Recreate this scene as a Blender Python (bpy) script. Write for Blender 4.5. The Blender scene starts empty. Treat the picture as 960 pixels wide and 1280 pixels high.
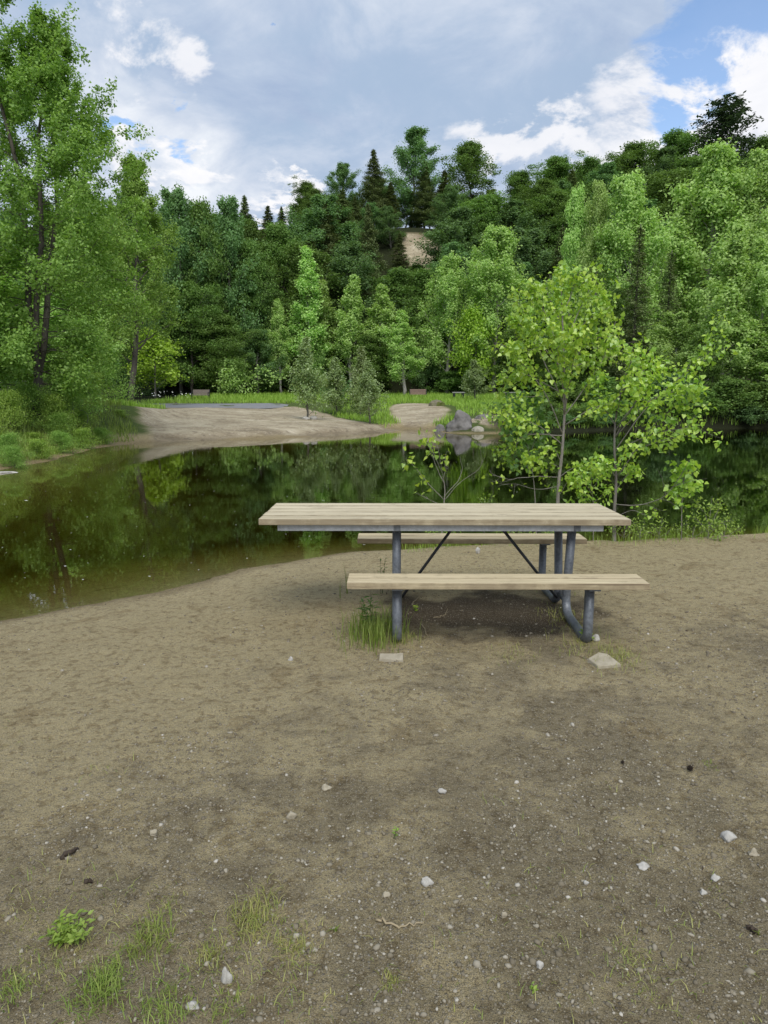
import bpy, math, random
import numpy as np
from mathutils import Vector

S = bpy.context.scene
COL = S.collection
R = math.radians
rng = np.random.default_rng(7)
random.seed(7)

# ------------------------------------------------------------------ camera
CAM_H = 1.52
PITCH = math.atan(140 / 890.0)
FPX = 890.0
cam_d = bpy.data.cameras.new('camera')
cam_d.sensor_fit = 'HORIZONTAL'
cam_d.sensor_width = 36
cam_d.lens = FPX / 960 * 36
cam_d.clip_start = 0.05
cam_d.clip_end = 3000
cam = bpy.data.objects.new('camera', cam_d)
COL.objects.link(cam)
cam.location = (0, 0, CAM_H)
cam.rotation_euler = (math.pi / 2 - PITCH, 0, 0)
S.camera = cam
cp, sp = math.cos(PITCH), math.sin(PITCH)


def ray(px, py):
    x = (px - 480) / FPX
    y = (640 - py) / FPX
    return np.array([x, cp + y * sp, y * cp - sp])


def at_z(px, py, z):
    d = ray(px, py)
    t = (z - CAM_H) / d[2]
    return np.array([d[0] * t, d[1] * t, z])


def at_y(px, py, Y):
    d = ray(px, py)
    t = Y / d[1]
    return np.array([d[0] * t, Y, CAM_H + d[2] * t])


# ------------------------------------------------------------------ object helpers
def tag(o, label=None, cat=None, group=None, kind=None):
    if label: o['label'] = label
    if cat: o['category'] = cat
    if group: o['group'] = group
    if kind: o['kind'] = kind
    return o


def empty(name, loc=(0, 0, 0), rz=0.0):
    o = bpy.data.objects.new(name, None)
    o.empty_display_size = 0.2
    COL.objects.link(o)
    o.location = loc
    o.rotation_euler = (0, 0, rz)
    return o


def make_mesh(name, V, polys=None, quads=None, tris=None, attrs=None, smooth=False, mats=None):
    """fast mesh; quads (n,4) and tris (n,3) arrays"""
    me = bpy.data.meshes.new(name)
    V = np.asarray(V, dtype=np.float32).reshape(-1, 3)
    idx, tot = [], []
    if quads is not None and len(quads):
        q = np.asarray(quads, dtype=np.int32).reshape(-1, 4)
        idx.append(q.ravel()); tot.append(np.full(len(q), 4, np.int32))
    if tris is not None and len(tris):
        t = np.asarray(tris, dtype=np.int32).reshape(-1, 3)
        idx.append(t.ravel()); tot.append(np.full(len(t), 3, np.int32))
    if polys:
        for p in polys:
            idx.append(np.array(p, np.int32)); tot.append(np.array([len(p)], np.int32))
    idx = np.concatenate(idx); tot = np.concatenate(tot)
    st = np.concatenate([[0], np.cumsum(tot)[:-1]]).astype(np.int32)
    me.vertices.add(len(V)); me.vertices.foreach_set('co', V.ravel())
    me.loops.add(len(idx)); me.loops.foreach_set('vertex_index', idx)
    me.polygons.add(len(tot)); me.polygons.foreach_set('loop_start', st)
    me.polygons.foreach_set('loop_total', tot)
    if smooth:
        me.polygons.foreach_set('use_smooth', np.ones(len(tot), bool))
    if attrs:
        for k, v in attrs.items():
            a = me.attributes.new(k, 'FLOAT', 'POINT')
            a.data.foreach_set('value', np.asarray(v, np.float32))
    me.update(calc_edges=True)
    if len(V) < 20000: me.validate()
    if mats:
        for m in (mats if isinstance(mats, (list, tuple)) else [mats]):
            me.materials.append(m)
    return me


def link(name, me, parent=None, loc=None):
    o = bpy.data.objects.new(name, me)
    COL.objects.link(o)
    if parent: o.parent = parent
    if loc is not None: o.location = loc
    return o


class MB:
    """collects pieces of one mesh"""
    def __init__(s):
        s.V = []; s.F = []; s.n = 0

    def add(s, V, F):
        V = np.asarray(V, float)
        s.V.append(V)
        s.F += [[i + s.n for i in f] for f in F]
        s.n += len(V)

    def box(s, c, size, rot=None, bev=0.0):
        hx, hy, hz = [v / 2 for v in size]
        if bev <= 0:
            V = np.array([(x, y, z) for x in (-hx, hx) for y in (-hy, hy) for z in (-hz, hz)])
            F = [(0, 1, 3, 2), (4, 6, 7, 5), (0, 4, 5, 1), (2, 3, 7, 6), (0, 2, 6, 4), (1, 5, 7, 3)]
        else:
            import bmesh
            bm = bmesh.new()
            bmesh.ops.create_cube(bm, size=1)
            for v in bm.verts:
                v.co = Vector((v.co.x * 2 * hx, v.co.y * 2 * hy, v.co.z * 2 * hz))
            bmesh.ops.bevel(bm, geom=bm.edges[:], offset=bev, segments=2, affect='EDGES', profile=0.6)
            bm.verts.index_update()
            V = np.array([v.co[:] for v in bm.verts])
            F = [[v.index for v in f.verts] for f in bm.faces]
            bm.free()
        if rot is not None:
            V = V @ np.array(rot).T
        s.add(V + np.array(c), F)

    def tube(s, pts, rad, n=10, cap=True):
        V, F = tube_arrays(pts, rad, n, cap)
        s.add(V, F)

    def mesh(s, name, mat, smooth=False, attrs=None):
        me = bpy.data.meshes.new(name)
        me.from_pydata(np.concatenate(s.V).tolist(), [], s.F)
        if smooth:
            me.polygons.foreach_set('use_smooth', np.ones(len(me.polygons), bool))
        me.update()
        me.materials.append(mat)
        if smooth == 'auto':
            me.set_sharp_from_angle(angle=R(40))
        return me

    def build(s, name, mat, parent=None, smooth=False, loc=None):
        return link(name, s.mesh(name, mat, smooth), parent, loc)


def tube_arrays(pts, rad, n=8, cap=True):
    P = np.asarray(pts, float)
    m = len(P)
    rad = np.full(m, rad) if np.isscalar(rad) else np.asarray(rad, float)
    T = np.gradient(P, axis=0)
    T /= np.linalg.norm(T, axis=1)[:, None] + 1e-9
    ref = np.array([0.0, 0, 1]) if abs(T[0][2]) < 0.9 else np.array([1.0, 0, 0])
    u = np.cross(T[0], ref); u /= np.linalg.norm(u)
    V = np.zeros((m, n, 3))
    a = np.linspace(0, 2 * np.pi, n, endpoint=False)
    for i in range(m):
        u = u - T[i] * (u @ T[i]); u /= np.linalg.norm(u) + 1e-9
        w = np.cross(T[i], u)
        V[i] = P[i] + rad[i] * (np.cos(a)[:, None] * u + np.sin(a)[:, None] * w)
    F = []
    for i in range(m - 1):
        for j in range(n):
            k = (j + 1) % n
            F.append((i * n + j, i * n + k, (i + 1) * n + k, (i + 1) * n + j))
    V = V.reshape(-1, 3)
    if cap:
        F.append(tuple(range(n - 1, -1, -1)))
        F.append(tuple(range((m - 1) * n, m * n)))
    return V, F


def round_path(pts, r, k=8):
    """polyline with rounded corners"""
    P = [np.array(p, float) for p in pts]
    out = [P[0]]
    for i in range(1, len(P) - 1):
        a, b, c = P[i - 1], P[i], P[i + 1]
        d1 = (a - b) / np.linalg.norm(a - b); d2 = (c - b) / np.linalg.norm(c - b)
        L = min(r[i - 1] if isinstance(r, (list, tuple)) else r, 0.48 * np.linalg.norm(a - b) + 0.2 * 0, 0.48 * np.linalg.norm(c - b))
        p0, p1 = b + d1 * L, b + d2 * L
        for t in np.linspace(0, 1, k):
            out.append((1 - t) ** 2 * p0 + 2 * t * (1 - t) * b + t * t * p1)
    out.append(P[-1])
    return np.array(out)


def spline(pts, n):
    """Catmull-Rom resample"""
    P = np.asarray(pts, float)
    if len(P) == 2:
        t = np.linspace(0, 1, n)[:, None]
        return P[0] * (1 - t) + P[1] * t
    Q = np.vstack([2 * P[0] - P[1], P, 2 * P[-1] - P[-2]])
    out = []
    for u in np.linspace(0, len(P) - 1 - 1e-6, n):
        i = int(u); t = u - i
        a, b, c, d = Q[i], Q[i + 1], Q[i + 2], Q[i + 3]
        out.append(0.5 * (2 * b + (c - a) * t + (2 * a - 5 * b + 4 * c - d) * t * t + (3 * b - a - 3 * c + d) * t ** 3))
    return np.array(out)


# ------------------------------------------------------------------ material helpers
def new_mat(name):
    m = bpy.data.materials.new(name)
    m.use_nodes = True
    nt = m.node_tree
    nt.nodes.clear()
    return m, nt


class NT:
    def __init__(s, nt):
        s.t = nt

    def n(s, typ, **kw):
        nd = s.t.nodes.new(typ)
        for k, v in kw.items():
            if k in nd.inputs.keys():
                s.set(nd.inputs[k], v)
            else:
                setattr(nd, k, v)
        return nd

    def set(s, inp, v):
        if isinstance(v, bpy.types.NodeSocket):
            s.t.links.new(v, inp)
        elif isinstance(v, bpy.types.Node):
            s.t.links.new(v.outputs[0], inp)
        else:
            if inp.type == 'RGBA' and len(v) == 3: v = (*v, 1)
            inp.default_value = v

    def math(s, op, a, b=None, c=None, clamp=False):
        nd = s.t.nodes.new('ShaderNodeMath'); nd.operation = op; nd.use_clamp = clamp
        s.set(nd.inputs[0], a)
        if b is not None: s.set(nd.inputs[1], b)
        if c is not None: s.set(nd.inputs[2], c)
        return nd.outputs[0]

    def vmath(s, op, a, b=None, sc=None):
        nd = s.t.nodes.new('ShaderNodeVectorMath'); nd.operation = op
        s.set(nd.inputs[0], a)
        if b is not None: s.set(nd.inputs[1], b)
        if sc is not None: s.set(nd.inputs['Scale'], sc)
        return nd.outputs['Value'] if op in ('LENGTH', 'DOT_PRODUCT', 'DISTANCE') else nd.outputs[0]

    def mix(s, f, a, b, blend='MIX'):
        nd = s.t.nodes.new('ShaderNodeMix'); nd.data_type = 'RGBA'; nd.blend_type = blend
        s.set(nd.inputs[0], f); s.set(nd.inputs[6], a); s.set(nd.inputs[7], b)
        return nd.outputs[2]

    def noise(s, vec, scale, detail=4, rough=0.55, dist=0.0, out='Fac'):
        nd = s.t.nodes.new('ShaderNodeTexNoise')
        if vec is not None: s.set(nd.inputs['Vector'], vec)
        nd.inputs['Scale'].default_value = scale; nd.inputs['Detail'].default_value = detail
        nd.inputs['Roughness'].default_value = rough; nd.inputs['Distortion'].default_value = dist
        return nd.outputs[out]

    def ramp(s, f, stops):
        nd = s.t.nodes.new('ShaderNodeValToRGB')
        s.set(nd.inputs[0], f)
        el = nd.color_ramp.elements
        while len(el) < len(stops): el.new(0.5)
        for e, (p, c) in zip(el, stops):
            e.position = p
            e.color = (c, c, c, 1) if np.isscalar(c) else (*c, 1)
        return nd.outputs[0]

    def rng(s, v, a, b, c=0.0, d=1.0, smooth=True):
        nd = s.t.nodes.new('ShaderNodeMapRange')
        nd.interpolation_type = 'SMOOTHSTEP' if smooth else 'LINEAR'
        s.set(nd.inputs[0], v)
        for i, x in enumerate((a, b, c, d)): s.set(nd.inputs[i + 1], x)
        return nd.outputs[0]

    def mapping(s, vec, scale=(1, 1, 1), rot=(0, 0, 0)):
        nd = s.t.nodes.new('ShaderNodeMapping')
        s.set(nd.inputs[0], vec); nd.inputs['Scale'].default_value = scale; nd.inputs['Rotation'].default_value = rot
        return nd.outputs[0]

    def bump(s, h, strength, dist, normal=None):
        nd = s.t.nodes.new('ShaderNodeBump')
        s.set(nd.inputs['Height'], h); nd.inputs['Strength'].default_value = strength; nd.inputs['Distance'].default_value = dist
        if normal is not None: s.set(nd.inputs['Normal'], normal)
        return nd.outputs[0]

    def attr(s, name, out='Fac'):
        nd = s.t.nodes.new('ShaderNodeAttribute'); nd.attribute_name = name
        return nd.outputs[out]

    def pos(s):
        return s.t.nodes.new('ShaderNodeNewGeometry').outputs['Position']

    def obj(s):
        return s.t.nodes.new('ShaderNodeTexCoord').outputs['Object']

    def bsdf(s, color, rough=0.8, normal=None, metallic=0.0, spec=0.3):
        nd = s.t.nodes.new('ShaderNodeBsdfPrincipled')
        s.set(nd.inputs['Base Color'], color); s.set(nd.inputs['Roughness'], rough)
        s.set(nd.inputs['Metallic'], metallic); nd.inputs['Specular IOR Level'].default_value = spec
        if normal is not None: s.set(nd.inputs['Normal'], normal)
        return nd.outputs[0]

    def out(s, surf, vol=None):
        o = s.t.nodes.new('ShaderNodeOutputMaterial')
        s.set(o.inputs['Surface'], surf)
        if vol is not None: s.set(o.inputs['Volume'], vol)


def leaf_mat(name, c1, c2, trans=0.4, tcol=None, gloss=0.04, var=0.25, rough=0.45):
    """two-tone leaves; c1..c2 by per-leaf random, whole plant jittered by the object's random"""
    m, nt = new_mat(name); g = NT(nt)
    r = g.attr('rnd')
    col = g.mix(r, [v * LEAF for v in c1], [v * LEAF for v in c2])
    oi = g.n('ShaderNodeObjectInfo')
    hs = g.n('ShaderNodeHueSaturation')
    g.set(hs.inputs['Hue'], g.math('MULTIPLY_ADD', oi.outputs['Random'], 0.018, 0.482))
    g.set(hs.inputs['Value'], g.math('MULTIPLY_ADD', oi.outputs['Random'], var, 1 - var / 2))
    g.set(hs.inputs['Color'], col)
    c = hs.outputs[0]
    d = g.n('ShaderNodeBsdfDiffuse'); g.set(d.inputs[0], c)
    t = g.n('ShaderNodeBsdfTranslucent')
    g.set(t.inputs[0], g.mix(1.0, c, tcol or (1.0, 1.05, 0.55), 'MULTIPLY'))
    mx = g.n('ShaderNodeMixShader'); mx.inputs[0].default_value = trans
    nt.links.new(d.outputs[0], mx.inputs[1]); nt.links.new(t.outputs[0], mx.inputs[2])
    gl = g.n('ShaderNodeBsdfGlossy'); gl.inputs['Roughness'].default_value = rough
    gl.inputs[0].default_value = (0.8, 0.85, 0.8, 1)
    m2 = g.n('ShaderNodeMixShader'); m2.inputs[0].default_value = gloss
    nt.links.new(mx.outputs[0], m2.inputs[1]); nt.links.new(gl.outputs[0], m2.inputs[2])
    g.out(m2.outputs[0])
    return m


def bark_mat(name, c1, c2, scale=6):
    m, nt = new_mat(name); g = NT(nt)
    p = g.mapping(g.obj(), (1, 1, 0.25))
    n = g.noise(p, scale, 6, 0.65)
    col = g.ramp(n, [(0.3, c1), (0.7, c2)])
    g.out(g.bsdf(col, 0.9, g.bump(n, 0.6, 0.03), spec=0.15))
    return m


M = {}
LEAF = 1.78
M['poplar'] = leaf_mat('poplar_leaf', (0.200, 0.320, 0.096), (0.300, 0.425, 0.150), 0.42, var=0.3, gloss=0.014)
M['maple'] = leaf_mat('maple_leaf', (0.060, 0.120, 0.028), (0.112, 0.190, 0.046), 0.4, var=0.4, gloss=0.014)
M['bluegreen'] = leaf_mat('blue_green_leaf', (0.074, 0.148, 0.054), (0.120, 0.208, 0.078), 0.4, var=0.3, gloss=0.014)
M['lime'] = leaf_mat('lime_leaf', (0.16, 0.29, 0.03), (0.24, 0.37, 0.045), 0.4, var=0.2, gloss=0.03)
M['conifer'] = leaf_mat('conifer_needles', (0.068, 0.100, 0.040), (0.122, 0.160, 0.062), 0.25, var=0.4, gloss=0.02)
M['pine'] = leaf_mat('pine_needles', (0.030, 0.052, 0.030), (0.055, 0.085, 0.046), 0.25, var=0.2, gloss=0.02)
M['willow'] = leaf_mat('willow_leaf', (0.130, 0.195, 0.070), (0.210, 0.280, 0.120), 0.4, var=0.2, gloss=0.05)
M['cotton'] = leaf_mat('cottonwood_leaf', (0.105, 0.205, 0.042), (0.190, 0.310, 0.072), 0.45, var=0.15, gloss=0.02)
M['sapling'] = leaf_mat('sapling_leaf', (0.135, 0.265, 0.028), (0.300, 0.420, 0.055), 0.4, var=0.1, gloss=0.07, rough=0.4)
M['vine'] = leaf_mat('vine_leaf', (0.055, 0.130, 0.024), (0.120, 0.220, 0.045), 0.4, var=0.1, gloss=0.06)
M['weed'] = leaf_mat('weed_leaf', (0.120, 0.210, 0.035), (0.210, 0.310, 0.060), 0.42, var=0.2, gloss=0.03)
M['grass'] = leaf_mat('meadow_grass', (0.125, 0.235, 0.030), (0.225, 0.345, 0.060), 0.4, var=0.1, gloss=0.02)
M['drygrass'] = leaf_mat('sparse_grass', (0.120, 0.170, 0.035), (0.300, 0.290, 0.110), 0.42, var=0.1, gloss=0.02)
M['tuft'] = leaf_mat('green_tuft', (0.085, 0.140, 0.022), (0.190, 0.235, 0.060), 0.35, var=0.15, gloss=0.02)
M['flower'] = leaf_mat('white_petal', (0.7, 0.72, 0.66), (0.85, 0.85, 0.8), 0.3, (1, 1, 1), var=0.05)
M['bark_dark'] = bark_mat('dark_bark', (0.055, 0.048, 0.041), (0.16, 0.142, 0.122), 7)
M['bark_grey'] = bark_mat('grey_bark', (0.10, 0.092, 0.08), (0.26, 0.245, 0.22), 8)
M['bark_pale'] = bark_mat('pale_bark', (0.22, 0.21, 0.19), (0.46, 0.44, 0.40), 10)
M['twig'] = bark_mat('twig_bark', (0.16, 0.145, 0.125), (0.36, 0.335, 0.30), 30)


def mat_ground():
    m, nt = new_mat('ground_soil'); g = NT(nt)
    p = g.pos()
    sand, meadow, forest, wet, grav = [g.attr(k) for k in ('sand', 'meadow', 'forest', 'wet', 'grav')]
    big = g.noise(p, 0.9, 6, 0.6, 0.3)
    mid = g.noise(p, 4.5, 6, 0.65, 0.2)
    fine = g.noise(p, 60, 6, 0.7)
    vfine = g.noise(p, 260, 3, 0.7)
    # dirt: tan sandy patches over grey-brown gravelly soil
    tan = g.mix(mid, (0.465, 0.378, 0.205), (0.620, 0.520, 0.300))
    grey = g.mix(mid, (0.220, 0.181, 0.104), (0.390, 0.324, 0.193))
    f = g.math('ADD', g.math('MULTIPLY', big, 0.62), g.math('MULTIPLY', g.noise(p, 3.4, 9, 0.72, 0.5), 0.68))
    f = g.math('SUBTRACT', f, g.math('MULTIPLY', grav, 0.26))
    f = g.rng(f, 0.33, 0.52)
    col = g.mix(f, grey, tan)
    # single grains
    col = g.mix(g.math('MULTIPLY', g.rng(fine, 0.50, 0.60), 0.65), col, g.mix(0.6, col, (0.46, 0.40, 0.28)))
    clod = g.noise(p, 21, 5, 0.7, 0.4)
    col = g.mix(g.math('MULTIPLY', g.rng(clod, 0.50, 0.38), 0.72), col, g.mix(1, col, (0.52, 0.48, 0.42), 'MULTIPLY'))
    col = g.mix(g.math('MULTIPLY', g.rng(g.noise(p, 2.6, 8, 0.75, 0.6), 0.54, 0.63), 0.6), col, g.mix(1, col, (0.60, 0.54, 0.46), 'MULTIPLY'))
    col = g.mix(g.attr('dark_soil'), col, g.mix(mid, (0.052, 0.037, 0.023), (0.100, 0.074, 0.046)))
    col = g.mix(g.math('MULTIPLY', g.rng(vfine, 0.53, 0.40), 0.72), col, g.mix(0.75, col, (0.045, 0.037, 0.028)))
    vo = g.n('ShaderNodeTexVoronoi'); g.set(vo.inputs['Vector'], p); vo.inputs['Scale'].default_value = 75
    vo.inputs['Randomness'].default_value = 1
    peb = g.math('MULTIPLY', g.rng(vo.outputs['Distance'], 0.34, 0.22), g.rng(g.n('ShaderNodeSeparateColor', Color=vo.outputs['Color']).outputs[0], 0.72, 0.76))
    pcol = g.ramp(g.n('ShaderNodeSeparateColor', Color=vo.outputs['Color']).outputs[1],
                  [(0, (0.16, 0.145, 0.13)), (0.5, (0.30, 0.27, 0.225)), (1, (0.50, 0.47, 0.42))])
    col = g.mix(g.math('MULTIPLY', peb, g.math('MULTIPLY_ADD', grav, 0.6, 0.15)), col, pcol)
    vg = g.n('ShaderNodeTexVoronoi'); g.set(vg.inputs['Vector'], p); vg.inputs['Scale'].default_value = 170
    gsep = g.n('ShaderNodeSeparateColor', Color=vg.outputs['Color'])
    gm = g.math('MULTIPLY', g.rng(vg.outputs['Distance'], 0.46, 0.30), g.rng(gsep.outputs[0], 0.45, 0.5))
    gcol = g.ramp(gsep.outputs[1], [(0, (0.115, 0.098, 0.070)), (0.45, (0.27, 0.23, 0.158)), (0.8, (0.46, 0.40, 0.285)), (1, (0.60, 0.55, 0.44))])
    col = g.mix(g.math('MULTIPLY', gm, g.math('MULTIPLY_ADD', grav, 0.55, 0.36)), col, gcol)
    # beach sand
    st_ = g.noise(g.mapping(p, (0.4, 0.8, 1), (0, 0, R(-35))), 1.1, 8, 0.72, 0.15)
    sf = g.math('ADD', g.math('MULTIPLY', g.noise(p, 0.45, 5, 0.6, 0.4), 0.45), g.math('MULTIPLY', st_, 0.55))
    scol = g.ramp(sf, [(0.38, (0.235, 0.190, 0.125)), (0.47, (0.36, 0.300, 0.205)), (0.56, (0.48, 0.415, 0.295)), (0.66, (0.62, 0.555, 0.42))])
    scol = g.mix(g.math('MULTIPLY', g.rng(g.noise(p, 2.6, 7, 0.78), 0.52, 0.62), 0.8), scol, (0.21, 0.172, 0.12))
    scol = g.mix(g.math('MULTIPLY', g.rng(g.noise(p, 7.0, 5, 0.8), 0.55, 0.62), 0.6), scol, (0.66, 0.60, 0.48))
    col = g.mix(g.math('MULTIPLY', sand, 1.0), col, scol)
    mcol = g.mix(mid, (0.05, 0.075, 0.02), (0.11, 0.15, 0.035))
    col = g.mix(meadow, col, mcol)
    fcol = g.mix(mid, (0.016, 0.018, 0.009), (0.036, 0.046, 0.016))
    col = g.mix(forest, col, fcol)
    col = g.mix(g.math('MULTIPLY', wet, 0.62), col, g.mix(1.0, col, (0.42, 0.36, 0.28), 'MULTIPLY'))
    h = g.math('ADD', g.math('MULTIPLY', fine, 0.6), g.math('MULTIPLY', vfine, 0.35))
    h = g.math('ADD', h, g.math('MULTIPLY', peb, 0.35))
    h = g.math('ADD', h, g.math('MULTIPLY', mid, 1.2))
    h = g.math('ADD', h, g.math('MULTIPLY', clod, 0.8))
    nrm = g.bump(h, 1.0, 0.034)
    rough = g.math('SUBTRACT', 0.95, g.math('MULTIPLY', wet, 0.35))
    g.out(g.bsdf(col, rough, nrm, spec=0.2))
    return m


def mat_water():
    m, nt = new_mat('pond_water'); g = NT(nt)
    p = g.pos()
    a = g.noise(g.mapping(p, (1.0, 2.2, 1), (0, 0, R(-14))), 1.6, 3, 0.5)
    b = g.noise(g.mapping(p, (0.6, 1.5, 1), (0, 0, R(10))), 7.0, 2, 0.5)
    calm = g.rng(g.noise(p, 0.12, 2, 0.5), 0.35, 0.7, 0.25, 1.0)
    h = g.math('MULTIPLY', g.math('ADD', a, g.math('MULTIPLY', b, 0.22)), calm)
    nrm = g.bump(h, 0.16, 0.010)
    fr = g.n('ShaderNodeFresnel'); fr.inputs['IOR'].default_value = 1.33; g.set(fr.inputs['Normal'], nrm)
    gl = g.n('ShaderNodeBsdfGlossy'); gl.inputs['Roughness'].default_value = 0.008; g.set(gl.inputs['Normal'], nrm)
    gl.inputs[0].default_value = (1, 1, 1, 1)
    tr = g.n('ShaderNodeBsdfTransparent'); tr.inputs[0].default_value = (0.93, 0.95, 0.86, 1)
    mx = g.n('ShaderNodeMixShader')
    nt.links.new(fr.outputs[0], mx.inputs[0]); nt.links.new(tr.outputs[0], mx.inputs[1]); nt.links.new(gl.outputs[0], mx.inputs[2])
    va = g.n('ShaderNodeVolumeAbsorption'); va.inputs[0].default_value = (0.56, 0.53, 0.14, 1); va.inputs['Density'].default_value = 0.82
    g.out(mx.outputs[0], va.outputs[0])
    return m


def mat_wood(name, c1, c2, c3, y0, pitch):
    m, nt = new_mat(name); g = NT(nt)
    o = g.obj()
    oi = g.attr('rnd')
    off = g.n('ShaderNodeCombineXYZ'); g.set(off.inputs[0], g.math('MULTIPLY', oi, 37.0)); g.set(off.inputs[1], g.math('MULTIPLY', oi, 11.0))
    v = g.vmath('ADD', o, off.outputs[0])
    gr = g.noise(g.mapping(v, (1.6, 38, 38)), 1.6, 6, 0.65, 0.6)
    fi = g.noise(g.mapping(v, (5, 160, 160)), 2.0, 3, 0.6)
    st = g.noise(g.mapping(v, (3, 5, 5)), 1.5, 5, 0.65)
    col = g.ramp(gr, [(0.28, c1), (0.5, c2), (0.75, c3)])
    col = g.mix(g.math('MULTIPLY', g.rng(fi, 0.48, 0.25), 0.35), col, g.mix(1, col, (0.55, 0.48, 0.40), 'MULTIPLY'))
    col = g.mix(g.math('MULTIPLY', g.rng(st, 0.55, 0.68), 0.5), col, (0.22, 0.175, 0.115))
    col = g.mix(g.math('MULTIPLY', oi, 0.7), col, g.mix(1, col, (0.78, 0.76, 0.72), 'MULTIPLY'))
    crack = g.noise(g.mapping(v, (0.9, 75, 75)), 1.4, 4, 0.7, 0.8)
    col = g.mix(g.math('MULTIPLY', g.rng(crack, 0.58, 0.64), 0.75), col, (0.13, 0.095, 0.06))
    sp_ = g.noise(v, 120, 2, 0.5)
    col = g.mix(g.math('MULTIPLY', g.rng(sp_, 0.68, 0.78), 0.6), col, (0.10, 0.075, 0.05))
    so_ = g.n('ShaderNodeSeparateXYZ'); g.set(so_.inputs[0], o)
    yy_ = g.math('ABSOLUTE', so_.outputs[1]) if y0 > 0 else so_.outputs[1]
    fr_ = g.math('FRACT', g.math('DIVIDE', g.math('SUBTRACT', yy_, y0), pitch))
    ed = g.rng(g.math('ABSOLUTE', g.math('SUBTRACT', fr_, 0.5)), 0.36, 0.46)
    col = g.mix(g.math('MULTIPLY', ed, g.rng(g.noise(v, 6, 4, 0.7), 0.3, 0.6, 0.2, 0.7)), col, (0.17, 0.125, 0.08))
    nrm = g.bump(g.math('ADD', gr, g.math('MULTIPLY', fi, 0.5)), 0.35, 0.004)
    g.out(g.bsdf(col, 0.78, nrm, spec=0.25))
    return m


def mat_galv(name, c1, c2):
    m, nt = new_mat(name); g = NT(nt)
    o = g.obj()
    n = g.noise(o, 55, 4, 0.65); b = g.noise(o, 7, 4, 0.6)
    sp_ = g.noise(o, 220, 2, 0.6)
    col = g.ramp(g.math('ADD', g.math('MULTIPLY', n, 0.5), g.math('MULTIPLY', b, 0.5)), [(0.35, c1), (0.65, c2)])
    col = g.mix(g.math('MULTIPLY', g.rng(b, 0.62, 0.75), 0.35), col, (0.24, 0.17, 0.11))
    g.out(g.bsdf(col, g.rng(n, 0.3, 0.7, 0.38, 0.62), g.bump(sp_, 0.25, 0.002), metallic=0.45, spec=0.5))
    return m


def mat_stone(name, c1, c2, scale=5, moss=None):
    m, nt = new_mat(name); g = NT(nt)
    o = g.obj()
    n = g.noise(o, scale, 8, 0.65, 0.3); f = g.noise(o, scale * 9, 4, 0.7)
    col = g.ramp(n, [(0.3, c1), (0.7, c2)])
    col = g.mix(g.math('MULTIPLY', f, 0.5), col, g.mix(1, col, (0.6, 0.6, 0.6), 'MULTIPLY'))
    if moss:
        col = g.mix(g.rng(g.noise(o, scale * 0.8, 5, 0.6), 0.45, 0.6), col, moss)
    g.out(g.bsdf(col, 0.9, g.bump(g.math('ADD', n, g.math('MULTIPLY', f, 0.3)), 0.6, 0.25 / scale), spec=0.2))
    return m


def mat_plain(name, c, rough=0.7, n=0.15, scale=20, metallic=0):
    m, nt = new_mat(name); g = NT(nt)
    f = g.noise(g.obj(), scale, 5, 0.6)
    col = g.mix(f, [x * (1 - n) for x in c], [min(1, x * (1 + n)) for x in c])
    g.out(g.bsdf(col, rough, g.bump(f, 0.2, 0.01), metallic=metallic))
    return m


M['ground'] = mat_ground()
M['water'] = mat_water()
M['top_wood'] = mat_wood('weathered_top_boards', (0.40, 0.34, 0.225), (0.60, 0.53, 0.375), (0.72, 0.655, 0.49), -0.379, 0.1516)
M['seat_wood'] = mat_wood('weathered_seat_boards', (0.39, 0.32, 0.20), (0.55, 0.465, 0.30), (0.67, 0.58, 0.39), 0.556, 0.134)
M['galv'] = mat_galv('galvanised_steel', (0.085, 0.095, 0.11), (0.25, 0.27, 0.295))
M['galv_pale'] = mat_galv('pale_galvanised_rail', (0.30, 0.315, 0.33), (0.50, 0.52, 0.54))
M['galv_dark'] = mat_galv('dark_steel', (0.03, 0.033, 0.038), (0.075, 0.08, 0.088))
M['granite'] = mat_stone('grey_boulder', (0.115, 0.11, 0.105), (0.30, 0.285, 0.27), 2.2)
M['pale_rock'] = mat_stone('pale_boulder', (0.30, 0.28, 0.22), (0.50, 0.47, 0.38), 3)
M['moss_rock'] = mat_stone('mossy_boulder', (0.14, 0.13, 0.09), (0.30, 0.27, 0.19), 2.5, (0.10, 0.12, 0.03))
M['white_stone'] = mat_stone('white_stone', (0.38, 0.365, 0.33), (0.62, 0.60, 0.55), 30)
M['slab'] = mat_stone('buff_slab', (0.34, 0.30, 0.22), (0.52, 0.47, 0.36), 14)
M['driftwood'] = mat_stone('bleached_wood', (0.42, 0.40, 0.36), (0.72, 0.70, 0.66), 8)
M['asphalt'] = mat_stone('asphalt', (0.20, 0.205, 0.215), (0.30, 0.305, 0.315), 3)
M['concrete'] = mat_stone('concrete_pad', (0.36, 0.35, 0.30), (0.52, 0.50, 0.45), 3)
M['bench_wood'] = mat_plain('bench_slats', (0.25, 0.175, 0.14), 0.7, 0.25, 8)
M['bench_grey'] = mat_plain('bench_slats_grey', (0.23, 0.195, 0.165), 0.7, 0.25, 8)
M['bench_metal'] = mat_plain('bench_frame', (0.02, 0.024, 0.024), 0.5)
M['bench_top'] = mat_plain('pale_bench_top', (0.33, 0.34, 0.31), 0.7)
M['dry'] = mat_plain('dry_plant', (0.06, 0.045, 0.033), 0.85, 0.4, 60)
M['straw'] = mat_plain('dead_stem', (0.33, 0.27, 0.17), 0.85, 0.3, 60)
M['pollen'] = mat_plain('pale_debris', (0.75, 0.75, 0.70), 0.8, 0.1)


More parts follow.
